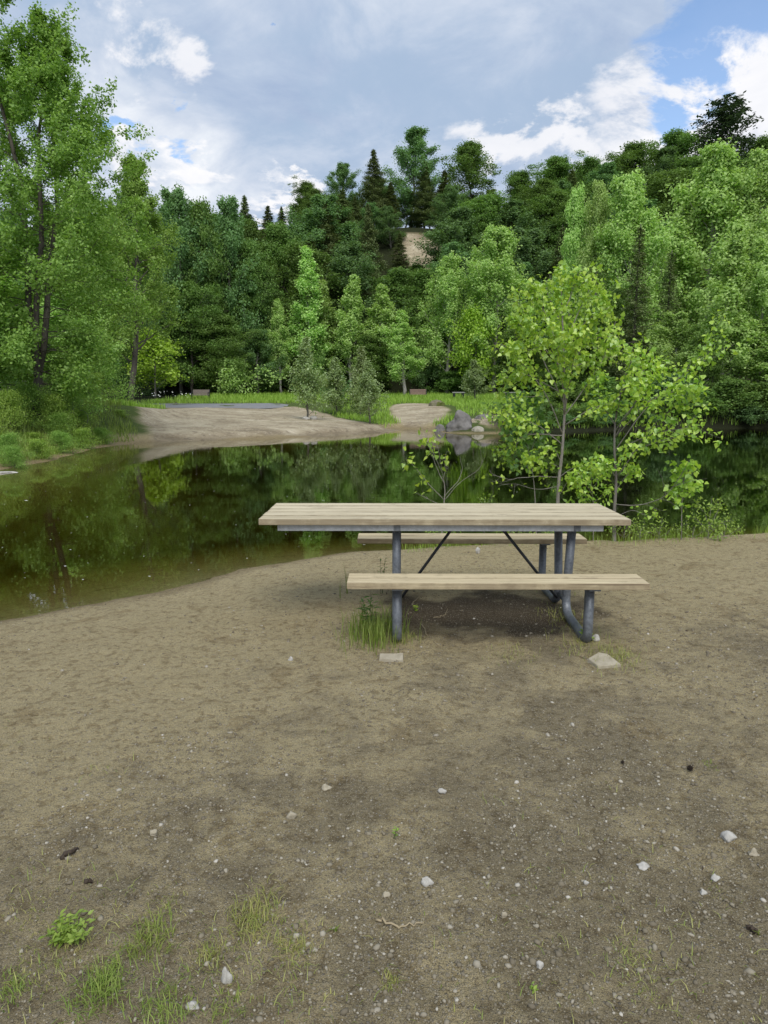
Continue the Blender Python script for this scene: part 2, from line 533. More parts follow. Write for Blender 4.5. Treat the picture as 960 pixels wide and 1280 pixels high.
def mat_pebble():
    m, nt = new_mat('pebbles'); g = NT(nt)
    r = g.attr('rnd')
    col = g.ramp(r, [(0.0, (0.17, 0.147, 0.105)), (0.4, (0.24, 0.21, 0.15)), (0.7, (0.31, 0.28, 0.215)), (0.93, (0.40, 0.37, 0.30)), (1.0, (0.54, 0.51, 0.45))])
    n = g.noise(g.pos(), 150, 3, 0.6)
    col = g.mix(g.math('MULTIPLY', n, 0.5), col, g.mix(1, col, (0.62, 0.6, 0.58), 'MULTIPLY'))
    g.out(g.bsdf(col, 0.88, spec=0.25))
    return m


M['pebble'] = mat_pebble()

# ------------------------------------------------------------------ terrain
WZ = -0.15
near_shore = [(-34, -8), (-8.0, 1.9), (-4.5, 4.15), (-2.95, 5.27), (-2.04, 6.08), (-1.435, 6.92), (-0.356, 7.78), (0.7, 8.05),
              (1.6, 8.0), (2.6, 7.95), (4.0, 8.2), (6.5, 8.9), (10, 10), (22, 12.5), (60, 14)]
far_px = [(960, 535), (880, 535.5), (800, 536.5), (720, 539), (650, 541), (600, 542), (560, 541.5), (530, 537), (508, 536),
          (493, 540), (430, 543.5), (342, 548.5), (229, 551.5), (160, 555), (120, 561), (100, 566), (60, 577), (0, 590)]
far_w = [tuple(at_z(x, y, WZ)[:2]) for x, y in far_px]
POND = np.array(near_shore + [(90, 40)] + [(60, 44)] + far_w + [(-13, 14.6), (-34, 13)])


def sdist(X, Y, poly):
    """signed distance to polygon, negative inside"""
    d = np.full(X.shape, 1e9); ins = np.zeros(X.shape, bool)
    n = len(poly)
    for i in range(n):
        ax, ay = poly[i]; bx, by = poly[(i + 1) % n]
        ex, ey = bx - ax, by - ay
        wx, wy = X - ax, Y - ay
        t = np.clip((wx * ex + wy * ey) / (ex * ex + ey * ey + 1e-12), 0, 1)
        d = np.minimum(d, (wx - ex * t) ** 2 + (wy - ey * t) ** 2)
        c = ((ay <= Y) & (by > Y)) | ((by <= Y) & (ay > Y))
        with np.errstate(divide='ignore', invalid='ignore'):
            xi = ax + (Y - ay) * ex / (ey if ey != 0 else 1e-12)
        ins ^= c & (X < xi)
    d = np.sqrt(d)
    return np.where(ins, -d, d)


def sstep(x, a, b):
    t = np.clip((x - a) / (b - a), 0, 1)
    return t * t * (3 - 2 * t)


_gr = np.random.default_rng(3).random((256, 256))


def vnoise(X, Y, sc):
    x = X * sc; y = Y * sc
    xi = np.floor(x).astype(int); yi = np.floor(y).astype(int)
    fx = x - xi; fy = y - yi
    fx = fx * fx * (3 - 2 * fx); fy = fy * fy * (3 - 2 * fy)
    g = lambda a, b: _gr[a % 256, b % 256]
    return (g(xi, yi) * (1 - fx) + g(xi + 1, yi) * fx) * (1 - fy) + (g(xi, yi + 1) * (1 - fx) + g(xi + 1, yi + 1) * fx) * fy


def fbm(X, Y, sc, o=4):
    s = 0; a = 0.5; t = 0
    for i in range(o):
        s = s + a * vnoise(X + i * 17.3, Y - i * 9.1, sc * 2 ** i); t += a; a *= 0.55
    return s / t - 0.5


SCAR = at_y(524, 322, 104)
HILL0, HILL1 = 82.0, 112.0


def height(X, Y):
    X = np.asarray(X, float); Y = np.asarray(Y, float)
    sd = sdist(X, Y, POND)
    sd = sd + np.where(Y < 13, 0.16 * fbm(X, Y, 1.1, 3) + 0.07 * fbm(X, Y + 7, 5.0, 2), 0.5 * fbm(X, Y, 0.5, 3)) * np.exp(-np.abs(sd) * 0.6)
    near = sstep(-Y, -16, -11)          # 1 on the camera side
    # camera-side bank: gentle beach on the left, steep cut on the right
    w = 2.0 + (0.5 - 2.0) * sstep(X, -0.6, 2.0)
    zn = WZ + (0.15 + 0.05 * sstep(X, 1.5, 4.5)) * np.where(sd > 0, sstep(sd, -0.6 * w, w) * 1.35 - 0.35 * sstep(0.0, -0.6, 1.0) * 0, 0)
    zn = np.where(sd > 0, WZ + (0.16 + 0.06 * sstep(X, 1.5, 5)) * np.clip(1 - (1 - np.clip(sd / w, 0, 1)) ** 2, 0, 1), zn)
    # far shore
    wl = 14.0 - 9.5 * sstep(X, 4, 12) - 10.5 * sstep(-X, 10.2, 12.5) - 5 * sstep(X, -1, 3)
    wl = np.maximum(wl, 2.5)
    zf = WZ + 1.12 * np.clip(1 - (1 - np.clip(sd / wl, 0, 1)) ** 1.6, 0, 1)
    zf = zf + 0.03 * np.clip(Y - 46, 0, 36)
    bump_l = 0.35 * sstep(-X, 10, 13) * sstep(sd, 0, 4) * (1 - sstep(Y, 33, 41))
    zf = zf + bump_l
    hill = 24.0 * sstep(Y + 6 * fbm(X, Y, 0.02, 2) + 0.10 * np.abs(X - 10), HILL0, HILL1)
    sc = np.exp(-(((X - SCAR[0]) / 4.5) ** 2 + ((Y - 104) / 4.0) ** 2))
    zf = zf + hill + np.clip(Y - 112, 0, 200) * 0.01 + sc * 0.6
    z = near * zn + (1 - near) * zf
    # roughness
    amp = np.where(sd > 0, 1, 0.3) * sstep(np.abs(sd), 0.0, 0.5)
    z = z + amp * near * (0.030 * fbm(X, Y, 0.8, 4) + 0.022 * fbm(X + 50, Y, 6.0, 3) + 0.012 * fbm(X, Y + 30, 17.0, 2) * sstep(Y, 0, 1))
    z = z + (1 - near) * sstep(sd, 0.2, 3) * ((0.07 + 0.15 * sstep(Y, 66, 78)) * fbm(X, Y, 0.25, 4) + 0.05 * fbm(X, Y, 1.1, 3))
    # low wave-cut step at the foot of the beach
    z = z + (1 - near) * np.where(sd > 0, 0.13 * sstep(sd + 0.5 * fbm(X, Y, 0.5, 3), 0.7, 1.1) * (1 - sstep(sd, 2.0, 6.0)), 0)
    # pond floor
    zu = WZ - 0.02 - np.clip(-sd, 0, 9) * 0.16 - 0.06 * np.clip(1 - np.exp(sd * 1.5), 0, 1)
    z = np.where(sd < 0, zu + 0.02 * fbm(X, Y, 2.0, 3), np.maximum(z, WZ + 0.02 * np.clip(sd / 0.15, 0, 1)))
    return z, sd


def gz(x, y):
    z, _ = height(np.array([x]), np.array([y]))
    return float(z[0])


def on_ground(px, py, y0=1.0, y1=130.0):
    d = ray(px, py)
    ys = np.concatenate([np.linspace(y0, 12, 1500), np.linspace(12, y1, 3000)])
    t = ys / d[1]
    z, sd = height(d[0] * t, ys)
    zz = CAM_H + d[2] * t
    k = np.argmax((zz < np.maximum(z, WZ)))
    return np.array([d[0] * t[k], ys[k], max(z[k], WZ)])


def axis(segs):
    out = []
    for a, b, st in segs:
        n = max(2, int(round((b - a) / st)))
        out.append(np.linspace(a, b, n, endpoint=False))
    out.append([segs[-1][1]])
    return np.concatenate(out)


xs = axis([(-500, -150, 30), (-150, -60, 6), (-60, -20, 1.4), (-20, -4.5, 0.22), (-4.5, 5.5, 0.035), (5.5, 20, 0.25), (20, 60, 1.4), (60, 150, 6), (150, 500, 30)])
ys = axis([(-200, -20, 20), (-20, 0, 1.5), (0, 9.4, 0.035), (9.4, 16, 0.2), (16, 60, 0.32), (60, 125, 0.9), (125, 200, 6), (200, 700, 40)])
GX, GY = np.meshgrid(xs, ys)
GZ, GSD = height(GX, GY)
nx, ny = len(xs), len(ys)
ii = np.arange(nx * ny).reshape(ny, nx)
Q = np.stack([ii[:-1, :-1], ii[:-1, 1:], ii[1:, 1:], ii[1:, :-1]], -1).reshape(-1, 4)
beach_px = [(166, 509.6), (215, 508.6), (300, 508.8), (372, 508.5), (400, 515), (440, 526), (500, 538)]
beach = [tuple(at_y(px, py, 1)[:2] * 0 + on_ground(px, py)[:2]) for px, py in beach_px]
beach_poly = np.array(beach + [(1.0, 36), (-4, 33), (-9.2, 28.2), (-10.1, 30.6)])
bsd = sdist(GX, GY, beach_poly)
edge = 1.2 * fbm(GX, GY, 0.6, 3)
sand = 1 - sstep(bsd + edge, -0.12, 0.2)
# bare pad in front of the brown bench, bare patch by the boulders, scar on the hill
for cx, cy, rx, ry in ((*on_ground(522, 512)[:2], 2.0, 7.0), (*on_ground(612, 524)[:2], 1.2, 1.8), (SCAR[0] + 0.2, 100.8, 3.7, 3.0)):
    sand = np.maximum(sand, 1 - sstep(((GX - cx) / rx) ** 2 + ((GY - cy) / ry) ** 2 + edge * 0.6, 0.75, 1.15))
farside = sstep(GY, 11, 15)
sand *= farside
meadow = farside * (1 - sand) * np.where(GX > 3, sstep(GSD, 0.0, 0.5), sstep(GSD, 0.6, 2.0))
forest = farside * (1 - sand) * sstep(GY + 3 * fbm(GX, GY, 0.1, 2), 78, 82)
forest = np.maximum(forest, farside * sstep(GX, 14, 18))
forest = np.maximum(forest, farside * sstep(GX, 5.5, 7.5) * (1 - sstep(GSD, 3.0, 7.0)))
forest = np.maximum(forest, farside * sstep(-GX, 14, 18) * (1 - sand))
meadow = meadow * (1 - forest)
wet = (1 - sstep(GSD + 0.35 * fbm(GX, GY, 2.5, 4), 0.05, 0.38)) * (1 - farside) + farside * (1 - sstep(GSD + 0.7 * fbm(GX, GY, 0.7, 3), 0.4, 1.3))
wet = np.clip(wet, 0, 1) * sstep(GSD, -0.25, 0.0)
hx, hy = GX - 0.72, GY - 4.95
dark_soil = 1 - sstep((hx / 0.85) ** 2 + (hy / 0.62) ** 2 + 2.6 * fbm(GX, GY, 2.2, 4) + 1.2 * fbm(GX, GY, 9.0, 3), 0.35, 1.25)  # noisy-edged ellipse of darker, redder ground colour centred under the table
dark_soil = 0.95 * dark_soil
grav = sstep(GSD + 1.0 * fbm(GX, GY, 0.5, 3), 1.0, 4.5) * (1 - farside)
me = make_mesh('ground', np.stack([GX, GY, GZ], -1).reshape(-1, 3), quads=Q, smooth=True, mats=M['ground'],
               attrs=dict(dark_soil=dark_soil.ravel(), sand=sand.ravel(), meadow=meadow.ravel(), forest=forest.ravel(), wet=wet.ravel(), grav=grav.ravel()))
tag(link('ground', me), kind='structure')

# water: a closed body whose sides lie inside the banks
mb = MB()
mb.box((25, 20, (WZ - 4) / 2), (150, 62, 4 + WZ))
V = np.concatenate(mb.V); V[:, 2] = np.where(V[:, 2] > -1, WZ, -4.0)
mb.V = [V]
tag(mb.build('water', M['water']), kind='structure')

# asphalt path along the top of the beach
pp = [(-27, 50.6), (-22, 50.8), (-18, 51.0), (-14, 51.2), (-10.5, 51.4), (-8.6, 51.5), (-6.9, 51.6)]
c = spline(pp, 60)
t = np.gradient(c, axis=0); t /= np.linalg.norm(t, axis=1)[:, None]
nrm = np.stack([-t[:, 1], t[:, 0]], 1)
rows = []
wid_ = np.clip(np.minimum(np.linspace(0, 9, 60), np.linspace(9, 0, 60)) , 0.12, 1) ** 0.6
for s in (-3.9, -1.9, 0, 1.9, 3.9):
    q = c + nrm * s * (wid_ * (1 + 0.25 * fbm(c[:, 0] + s, c[:, 1], 0.5, 3)))[:, None]
    z, _ = height(q[:, 0], q[:, 1])
    z = np.convolve(np.pad(z, 5, mode='edge'), np.ones(11) / 11, 'valid')
    rows.append(np.column_stack([q, z + 0.012]))
Vp = np.stack(rows, 1)
k = np.arange(60 * 5).reshape(60, 5)
Qp = np.stack([k[:-1, :-1], k[1:, :-1], k[1:, 1:], k[:-1, 1:]], -1).reshape(-1, 4)
tag(link('path', make_mesh('path', Vp.reshape(-1, 3), quads=Qp, smooth=True, mats=M['asphalt'])), kind='structure')

# ------------------------------------------------------------------ foliage building blocks


def unit(v):
    return v / (np.linalg.norm(v, axis=-1, keepdims=True) + 1e-9)


def leaf_quads(P, N, D, L, W, rs):
    """rhombic leaves: centre P, normal N, long direction D (made perpendicular), length L, width W"""
    N = unit(N)
    D = unit(D - N * np.sum(D * N, 1, keepdims=True))
    B = np.cross(N, D)
    L = L[:, None] / 2; W = W[:, None] / 2
    V = np.stack([P - D * L, P + B * W + D * L * 0.1, P + D * L, P - B * W + D * L * 0.1], 1)
    n = len(P)
    q = np.arange(n * 4).reshape(n, 4)
    r = np.repeat(rs.random(n), 4)
    return V.reshape(-1, 3), q, r


def crown_mesh(name, P, out, size, rs, mat, up=0.55, outw=0.5, aspect=0.65):
    n = len(P)
    N = unit(rs.normal(size=(n, 3))) + up * np.array([0, 0, 1]) + outw * out
    D = rs.normal(size=(n, 3)) + np.array([0, 0, -0.3])
    L = size * rs.uniform(0.65, 1.35, n)
    V, q, r = leaf_quads(P, N, D, L, L * aspect, rs)
    return make_mesh(name, V, quads=q, attrs=dict(rnd=r), mats=mat)


def tree_model(name, H, prof, mode, nlimb, elev, nleaf, lsize, mat, bark, seed, t0=0.12, tr=None, sig=0.55, stems=1,
               outw=0.5, limb_r=0.35, wander=0.02, droop=0.0):
    """returns (trunk mesh, crown mesh, half-width, height)"""
    rs = np.random.default_rng(seed)
    tr = tr or H * 0.014
    pt = np.array([p[0] for p in prof]); pr = np.array([p[1] for p in prof])
    tm = MB()
    src, srcdir, srcw, srcs = [], [], [], []
    for st in range(stems):
        m = 12
        zz = np.linspace(0, 1, m)
        wob = np.cumsum(rs.normal(size=(m, 2)), 0) * H * wander * 0.35
        wob -= wob[0]
        lean = rs.normal(size=2) * (0.10 if stems > 1 else 0.015) * H
        hs = H * (1 if st == 0 else rs.uniform(0.75, 0.95))
        tp = np.column_stack([wob + lean * zz[:, None] ** 1.3, zz * hs])
        if mode == 'conifer': tp[:, :2] *= 0.3
        tm.tube(tp, tr * (1 - zz * 0.93) ** 0.9 + 0.006, 8)
        gold = rs.uniform(0, 6.28)
        nl = nlimb if stems == 1 else int(nlimb * (0.6 if st else 0.7))
        for i in range(nl):
            t = t0 + (0.98 - t0) * (i + rs.random()) / nl
            t = t ** 0.9
            gold += 2.4 + rs.normal() * 0.35
            base = np.array([np.interp(t, zz, tp[:, j]) for j in range(3)])
            e = R(np.interp(t, [0, 1], elev) + rs.normal() * 7)
            # horizontal reach so that the limb ends on the profile
            reach = np.interp(t, pt, pr) * (rs.uniform(0.72, 1.12) if mode != 'round' else rs.uniform(0.5, 1.25))
            if mode != 'conifer':
                te = min(0.99, t + math.tan(min(e, 1.25)) * reach / H * 0.8)
                reach = np.interp(te, pt, pr) * (rs.uniform(0.7, 1.15) if mode != 'round' else rs.uniform(0.5, 1.3))
            reach = max(reach, 0.03 * H * 0.3)
            hd = np.array([math.cos(gold), math.sin(gold), 0])
            m2 = 7
            u = np.linspace(0, 1, m2)
            rise = math.tan(min(e, 1.3)) * reach
            zcurve = rise * (u ** 1.15 if mode != 'conifer' else u - droop * u * u)
            if base[2] + zcurve[-1] > H * 1.0 and mode != 'conifer':
                zcurve *= max(0.1, (H * 1.0 - base[2]) / (zcurve[-1] + 1e-6))
            lp = base + hd * (reach * u)[:, None] + np.array([0, 0, 1]) * zcurve[:, None]
            lp[1:] += rs.normal(size=(m2 - 1, 3)) * reach * 0.035
            r0 = max(0.008, tr * limb_r * (1 - t * 0.75))
            tm.tube(lp, r0 * (1 - u * 0.85), 5, cap=False)
            ln = np.linalg.norm(lp[-1] - lp[0])
            if mode == 'spire':
                nsub = 5
                for k in range(nsub):
                    a = rs.uniform(0.3, 1.0)
                    p = np.array([np.interp(a, u, lp[:, j]) for j in range(3)])
                    dd = unit(lp[-1] - lp[0]) + rs.normal(size=3) * 0.55 + np.array([0, 0, 0.25])
                    q = p + unit(dd) * ln * rs.uniform(0.18, 0.38)
                    tm.tube([p, (p + q) / 2 + rs.normal(size=3) * ln * 0.02, q], [r0 * 0.35, r0 * 0.25, r0 * 0.08], 4, cap=False)
                    for b in (0.35, 0.7, 1.0):
                        src.append(p * (1 - b) + q * b); srcdir.append(hd + [0, 0, .4]); srcs.append(sig * (0.55 + 0.45 * (1 - t)) * rs.uniform(.7, 1.2)); srcw.append(1.0)
                for a in (0.45, 0.65, 0.85, 1.0):
                    p = np.array([np.interp(a, u, lp[:, j]) for j in range(3)])
                    src.append(p); srcdir.append(hd + [0, 0, .4]); srcs.append(sig * (0.55 + 0.45 * (1 - t))); srcw.append(0.9)
            elif mode == 'round':
                for k in range(8):
                    a = rs.uniform(0.4, 1.08)
                    p = np.array([np.interp(min(a, 1), u, lp[:, j]) for j in range(3)])
                    c = p + rs.normal(size=3) * ln * 0.17 * [1, 1, .8]
                    tm.tube([p, (p + c) / 2, c], [r0 * 0.35, r0 * 0.22, r0 * 0.08], 4, cap=False)
                    src.append(c); srcdir.append(hd); srcs.append(sig * rs.uniform(0.45, 1.25)); srcw.append(srcs[-1] ** 2)
            else:
                nn = 7
                for k in range(nn):
                    a = (k + 0.6) / nn
                    p = np.array([np.interp(a, u, lp[:, j]) for j in range(3)])
                    src.append(p); srcdir.append(hd); srcs.append((reach * 0.16 + 0.12) * (1.25 - a * 0.6)); srcw.append((0.5 + a) * (reach + 0.3))
    src = np.array(src); srcdir = unit(np.array(srcdir, float)); srcs = np.array(srcs); srcw = np.array(srcw); srcw /= srcw.sum()
    k = rs.choice(len(src), nleaf, p=srcw)
    if mode == 'round':
        d = unit(rs.normal(size=(nleaf, 3)) + np.array([0, 0, 0.35]))
        rad = srcs[k] * np.clip(rs.normal(0.85, 0.30, nleaf), 0.1, 1.8)
        P = src[k] + d * rad[:, None] * np.array([1.1, 1.1, 0.72])
        out = d
    elif mode == 'spire':
        off = rs.normal(size=(nleaf, 3)) * srcs[k][:, None] * 0.55
        P = src[k] + off
        out = unit(off + 0.4 * srcdir[k])
    else:
        off = rs.normal(size=(nleaf, 3)) * srcs[k][:, None] * np.array([1, 1, 0.55])
        off[:, 2] -= np.abs(off[:, 0] + off[:, 1]) * 0.12
        P = src[k] + off
        out = unit(srcdir[k] * 0.3 + np.array([0, 0, 0.8]))
    kp = P[:, 2] > (0.012 if H > 5 else -0.3) * H
    P = P[kp]; out = out[kp]
    asp = 0.65 if mode != 'conifer' else 0.42
    cm = crown_mesh(name + '_crown', P, out, lsize, rs, mat, up=0.75 if mode != 'conifer' else 1.0, outw=outw, aspect=asp)
    trm = tm.mesh(name + '_trunk', bark, True)
    hw = np.percentile(np.hypot(P[:, 0], P[:, 1]), 96)
    return trm, cm, hw, float(np.percentile(P[:, 2], 99.8))


POP = [(0, .3), (.12, .8), (.3, 1.0), (.5, .97), (.7, .8), (.85, .58), (1, .2)]
NARROW = [(0, .3), (.1, .9), (.3, 1.0), (.5, .85), (.7, .6), (.85, .35), (1, .05)]
RND = [(0, .3), (.2, .8), (.4, 1.0), (.65, .95), (.85, .65), (1, .2)]
TOPPY = [(0, .1), (.3, .4), (.5, .8), (.7, 1.0), (.85, .85), (1, .3)]
CON = [(0, 1.0), (.15, 1.0), (.4, .78), (.7, .42), (.9, .15), (1, .02)]


def sc_(p, r): return [(a, b * r) for a, b in p]


MODELS = {}


def model(key, *a, **k):
    MODELS[key] = tree_model(key, *a, **k)


for i in range(4):
    model('poplar%d' % i, 15, sc_(POP, (2.6, 3.0, 2.4, 3.3)[i]), 'spire', 48, (35, 62), 32000, 0.205, M['poplar'], M['bark_pale'], 10 + i, t0=0.14, sig=0.62, outw=0.7)
for i in range(3):
    model('slim%d' % i, 12, sc_(NARROW, (1.5, 1.8, 2.0)[i]), 'spire', 42, (40, 66), 20000, 0.18, M['poplar'], M['bark_pale'], 20 + i, t0=0.12, sig=0.42)
for i in range(3):
    model('blue%d' % i, 15, sc_(POP, 3.6), 'spire', 48, (32, 60), 32000, 0.205, M['bluegreen'], M['bark_grey'], 30 + i, t0=0.06, sig=0.62)
for i in range(4):
    model('maple%d' % i, 14, sc_(RND, (4.2, 3.8, 4.6, 3.5)[i]), 'round', 38, (12, 62), 34000, 0.24, M['maple'], M['bark_dark'], 40 + i, t0=0.10, sig=0.80)
for i in range(2):
    model('oak%d' % i, 14, sc_(TOPPY, 3.6), 'round', 24, (20, 60), 19000, 0.24, M['maple'], M['bark_dark'], 50 + i, t0=0.34, sig=0.78)
for i in range(3):
    model('hemlock%d' % i, 15, sc_(CON, (3.2, 2.7, 3.6)[i]), 'conifer', 80, (4, 24), 30000, 0.24, M['conifer'], M['bark_dark'], 60 + i, t0=0.08, droop=0.45)
model('spruce0', 14, sc_(CON, 1.9), 'conifer', 90, (6, 30), 13000, 0.19, M['conifer'], M['bark_dark'], 66, t0=0.03, droop=0.4)
model('pine0', 16, [(0, .2), (.35, 2.2), (.55, 3.0), (.75, 2.6), (.9, 1.6), (1, .5)], 'conifer', 34, (28, 48), 8000, 0.36, M['pine'], M['bark_dark'], 70, t0=0.35, droop=0.15, limb_r=0.5)
for i in range(3):
    model('bush%d' % i, 3.2, sc_(RND, (1.9, 2.2, 1.7)[i]), 'round', 22, (15, 65), 9000, 0.185, (M['maple'], M['bluegreen'], M['maple'])[i], M['bark_dark'], 80 + i, t0=0.05, sig=0.5, tr=0.05)
model('lime0', 5, sc_(RND, 2.0), 'round', 26, (20, 62), 5200, 0.19, M['lime'], M['bark_grey'], 90, t0=0.12, sig=0.52)
model('limebush0', 2.6, sc_(RND, 2.2), 'round', 22, (10, 50), 4500, 0.17, M['poplar'], M['bark_dark'], 91, t0=0.05, sig=0.5)
for i in range(3):
    model('willow%d' % i, 4.0, sc_(NARROW, (0.85, 1.0, 0.75)[i]), 'spire', 40, (48, 72), 8500, 0.11, M['willow'], M['bark_grey'], 95 + i, t0=0.03, sig=0.26, tr=0.045)
model('bankbush0', 2.4, sc_(RND, 1.6), 'round', 30, (15, 65), 13000, 0.075, M['cotton'], M['bark_dark'], 99, t0=0.04, sig=0.42, tr=0.04)
model('bankbush1', 2.4, sc_(RND, 1.6), 'round', 30, (15, 65), 9000, 0.085, M['weed'], M['bark_dark'], 100, t0=0.04, sig=0.42, tr=0.04)
# near cottonwood on the left bank, several stems
model('cottonwood0', 17, [(0, 1.4), (.12, 2.6), (.25, 3.9), (.38, 4.4), (.5, 3.8), (.65, 3.2), (.8, 2.6), (.9, 1.8), (1, .4)], 'spire', 84, (-6, 60),
      150000, 0.118, M['cotton'], M['bark_dark'], 105, t0=0.06, sig=0.36, stems=3, limb_r=0.2, tr=0.15)
model('cottonwood1', 15, [(0, .6), (.2, 1.8), (.4, 2.8), (.6, 2.6), (.8, 1.9), (1, .4)], 'spire', 46, (25, 58), 44000, 0.135, M['cotton'], M['bark_dark'], 106, t0=0.15, sig=0.42)
model('dead0', 9, sc_(CON, 0.9), 'conifer', 26, (10, 30), 900, 0.2, M['pine'], M['bark_pale'], 107, t0=0.6, droop=0.2)

LABELS_USED = set()


def put(key, px, ytop, Y, wpx, label, name, cat, group, zoff=-0.05, lean=0.0):
    trm, cm, hw, hh = MODELS[key]
    p = at_y(px, ytop, Y)
    x = p[0]
    z0 = gz(x, Y) + zoff
    H = max(p[2] - z0, 0.3)
    zc = Y * cp
    W = wpx / FPX * zc / 2
    if key.startswith('hemlock'): W = min(W, 0.25 * H)
    elif key[:5] in ('maple', 'blue0', 'blue1', 'blue2', 'oak0', 'oak1'): W = min(W, 0.40 * H)
    if 'scar' in group: W = min(W, 0.75 * H)
    root = empty(name, (x, Y, z0), random.uniform(0, 6.28))
    root.rotation_euler[1] = lean
    root.scale = (W / hw, W / hw, H / hh)
    tag(root, label, cat, group)
    link('trunk', trm, root)
    link('crown', cm, root)
    return root


HT = 'trees on the wooded hill'
FT = 'trees at the foot of the hill'
RT = 'trees on the right shore'
LT = 'trees on the left bank'

# ---- crest line, left to right
put('hemlock1', 306, 246, 96, 34, 'thin ragged conifer against the sky above the leaning pale trunk', 'conifer_tree', 'tree', HT)
put('hemlock0', 335, 258, 98, 66, 'broad dark hemlock left of the round crest maple', 'conifer_tree', 'tree', HT)
put('hemlock2', 352, 300, 92, 80, 'brownish green hemlock halfway up the slope below the crest maple', 'conifer_tree', 'tree', HT)
put('maple0', 384, 226, 110, 74, 'round dark maple standing clear on the crest left of the conifers', 'leafy_tree', 'tree', HT)
put('blue0', 427, 205, 108, 50, 'airy grey green tree on the crest between maple and hemlock', 'leafy_tree', 'tree', HT)
put('hemlock2', 466, 188, 106, 58, 'dark hemlock just left of the highest crest tree', 'conifer_tree', 'tree', HT)
put('blue1', 513, 163, 111, 72, 'tallest light green tree on the middle of the crest', 'leafy_tree', 'tree', HT)
put('hemlock0', 531, 202, 108.5, 56, 'dense dark spruce on the crest right above the bare sand scar', 'conifer_tree', 'tree', HT)
put('oak0', 588, 180, 112, 62, 'round-headed tree on a bare trunk rising alone from the crest', 'leafy_tree', 'tree', HT)
put('hemlock1', 556, 214, 108, 44, 'dark pointed conifer left of the lone round-headed crest tree', 'conifer_tree', 'tree', HT)
put('maple2', 612, 238, 110, 70, 'low dark maple on the crest right of the lone round-headed tree', 'leafy_tree', 'tree', HT)
put('maple3', 655, 216, 110, 80, 'mid green crest maple left of the taller dark maple pair', 'leafy_tree', 'tree', HT)
put('maple0', 694, 192, 110, 84, 'dark crest maple with a knobbly top, left one of the taller pair', 'leafy_tree', 'tree', HT)
put('maple2', 742, 199, 110, 84, 'dark crest maple behind the pale twin poplars', 'leafy_tree', 'tree', HT)
put('maple1', 795, 180, 112, 88, 'big dark maple on the crest behind the widest pale poplar', 'leafy_tree', 'tree', HT)
put('oak1', 850, 166, 114, 76, 'crest tree with open crown just left of the tall pine', 'leafy_tree', 'tree', HT)
put('pine0', 908, 124, 112, 84, 'tall dark white pine overtopping the crest at the right', 'pine_tree', 'tree', HT)
put('maple3', 966, 172, 112, 80, 'dark crest maple at the right edge beyond the tall pine', 'leafy_tree', 'tree', HT)

# ---- slope
put('maple1', 420, 282, 100, 66, 'fresh green maple on the slope above the pair of pale poplars', 'leafy_tree', 'tree', HT)
put('blue1', 455, 308, 96, 74, 'blue green tree on the slope left of the sand scar', 'leafy_tree', 'tree', HT)
put('hemlock0', 405, 262, 103, 70, 'olive hemlock on the slope under the airy grey green tree', 'conifer_tree', 'tree', HT)
put('hemlock1', 495, 268, 106, 50, 'small dark hemlock under the highest crest tree', 'conifer_tree', 'tree', HT)
put('maple3', 600, 282, 101, 70, 'dark maple on the slope right of the sand scar', 'leafy_tree', 'tree', HT)
put('blue2', 650, 262, 102, 76, 'blue green tree on the slope behind the bright poplar cluster', 'leafy_tree', 'tree', HT)
put('blue0', 690, 246, 100, 80, 'tall blue green tree between bright poplar and pale twin poplars', 'leafy_tree', 'tree', HT)
put('maple0', 690, 330, 92, 84, 'shaded maple low on the slope behind the near sapling top', 'leafy_tree', 'tree', HT)
put('maple2', 300, 300, 84, 90, 'dark tree at the foot of the slope beside the shadowy hollow', 'leafy_tree', 'tree', HT)
put('maple1', 312, 303, 82, 60, 'bright green maple boughs over the shadowy hollow', 'leafy_tree', 'tree', HT)
put('hemlock1', 375, 338, 88, 70, 'dark hemlock behind the tall left poplar of the hill foot', 'conifer_tree', 'tree', HT)
put('hemlock2', 640, 330, 90, 60, 'dark hemlock right beside the bright poplar cluster', 'conifer_tree', 'tree', HT)
put('slim2', 548, 340, 92, 40, 'yellow green tree just below the sand scar', 'leafy_tree', 'tree', HT)

for px, yt, Y, w, key in ((556, 298, 104, 34, 'bush2'), (548, 322, 99, 34, 'bush1'), (520, 331, 97, 40, 'bush2'), (538, 336, 96, 40, 'limebush0'),
                          (486, 312, 101, 40, 'bush1'), (536, 297, 106, 26, 'bush0'), (568, 316, 101, 40, 'bush0'), (475, 330, 98, 44, 'bush2')):
    put(key, px, yt, Y, w, 'low shrub growing round the bare sand scar on the slope', 'shrub', 'shrub', 'shrubs round the sand scar', zoff=-0.3)
put('blue1', 489, 258, 101, 40, 'blue green tree standing close at the left edge of the sand scar', 'leafy_tree', 'tree', HT)
put('hemlock0', 500, 292, 97, 30, 'small dark conifer below the left part of the sand scar', 'conifer_tree', 'tree', HT)
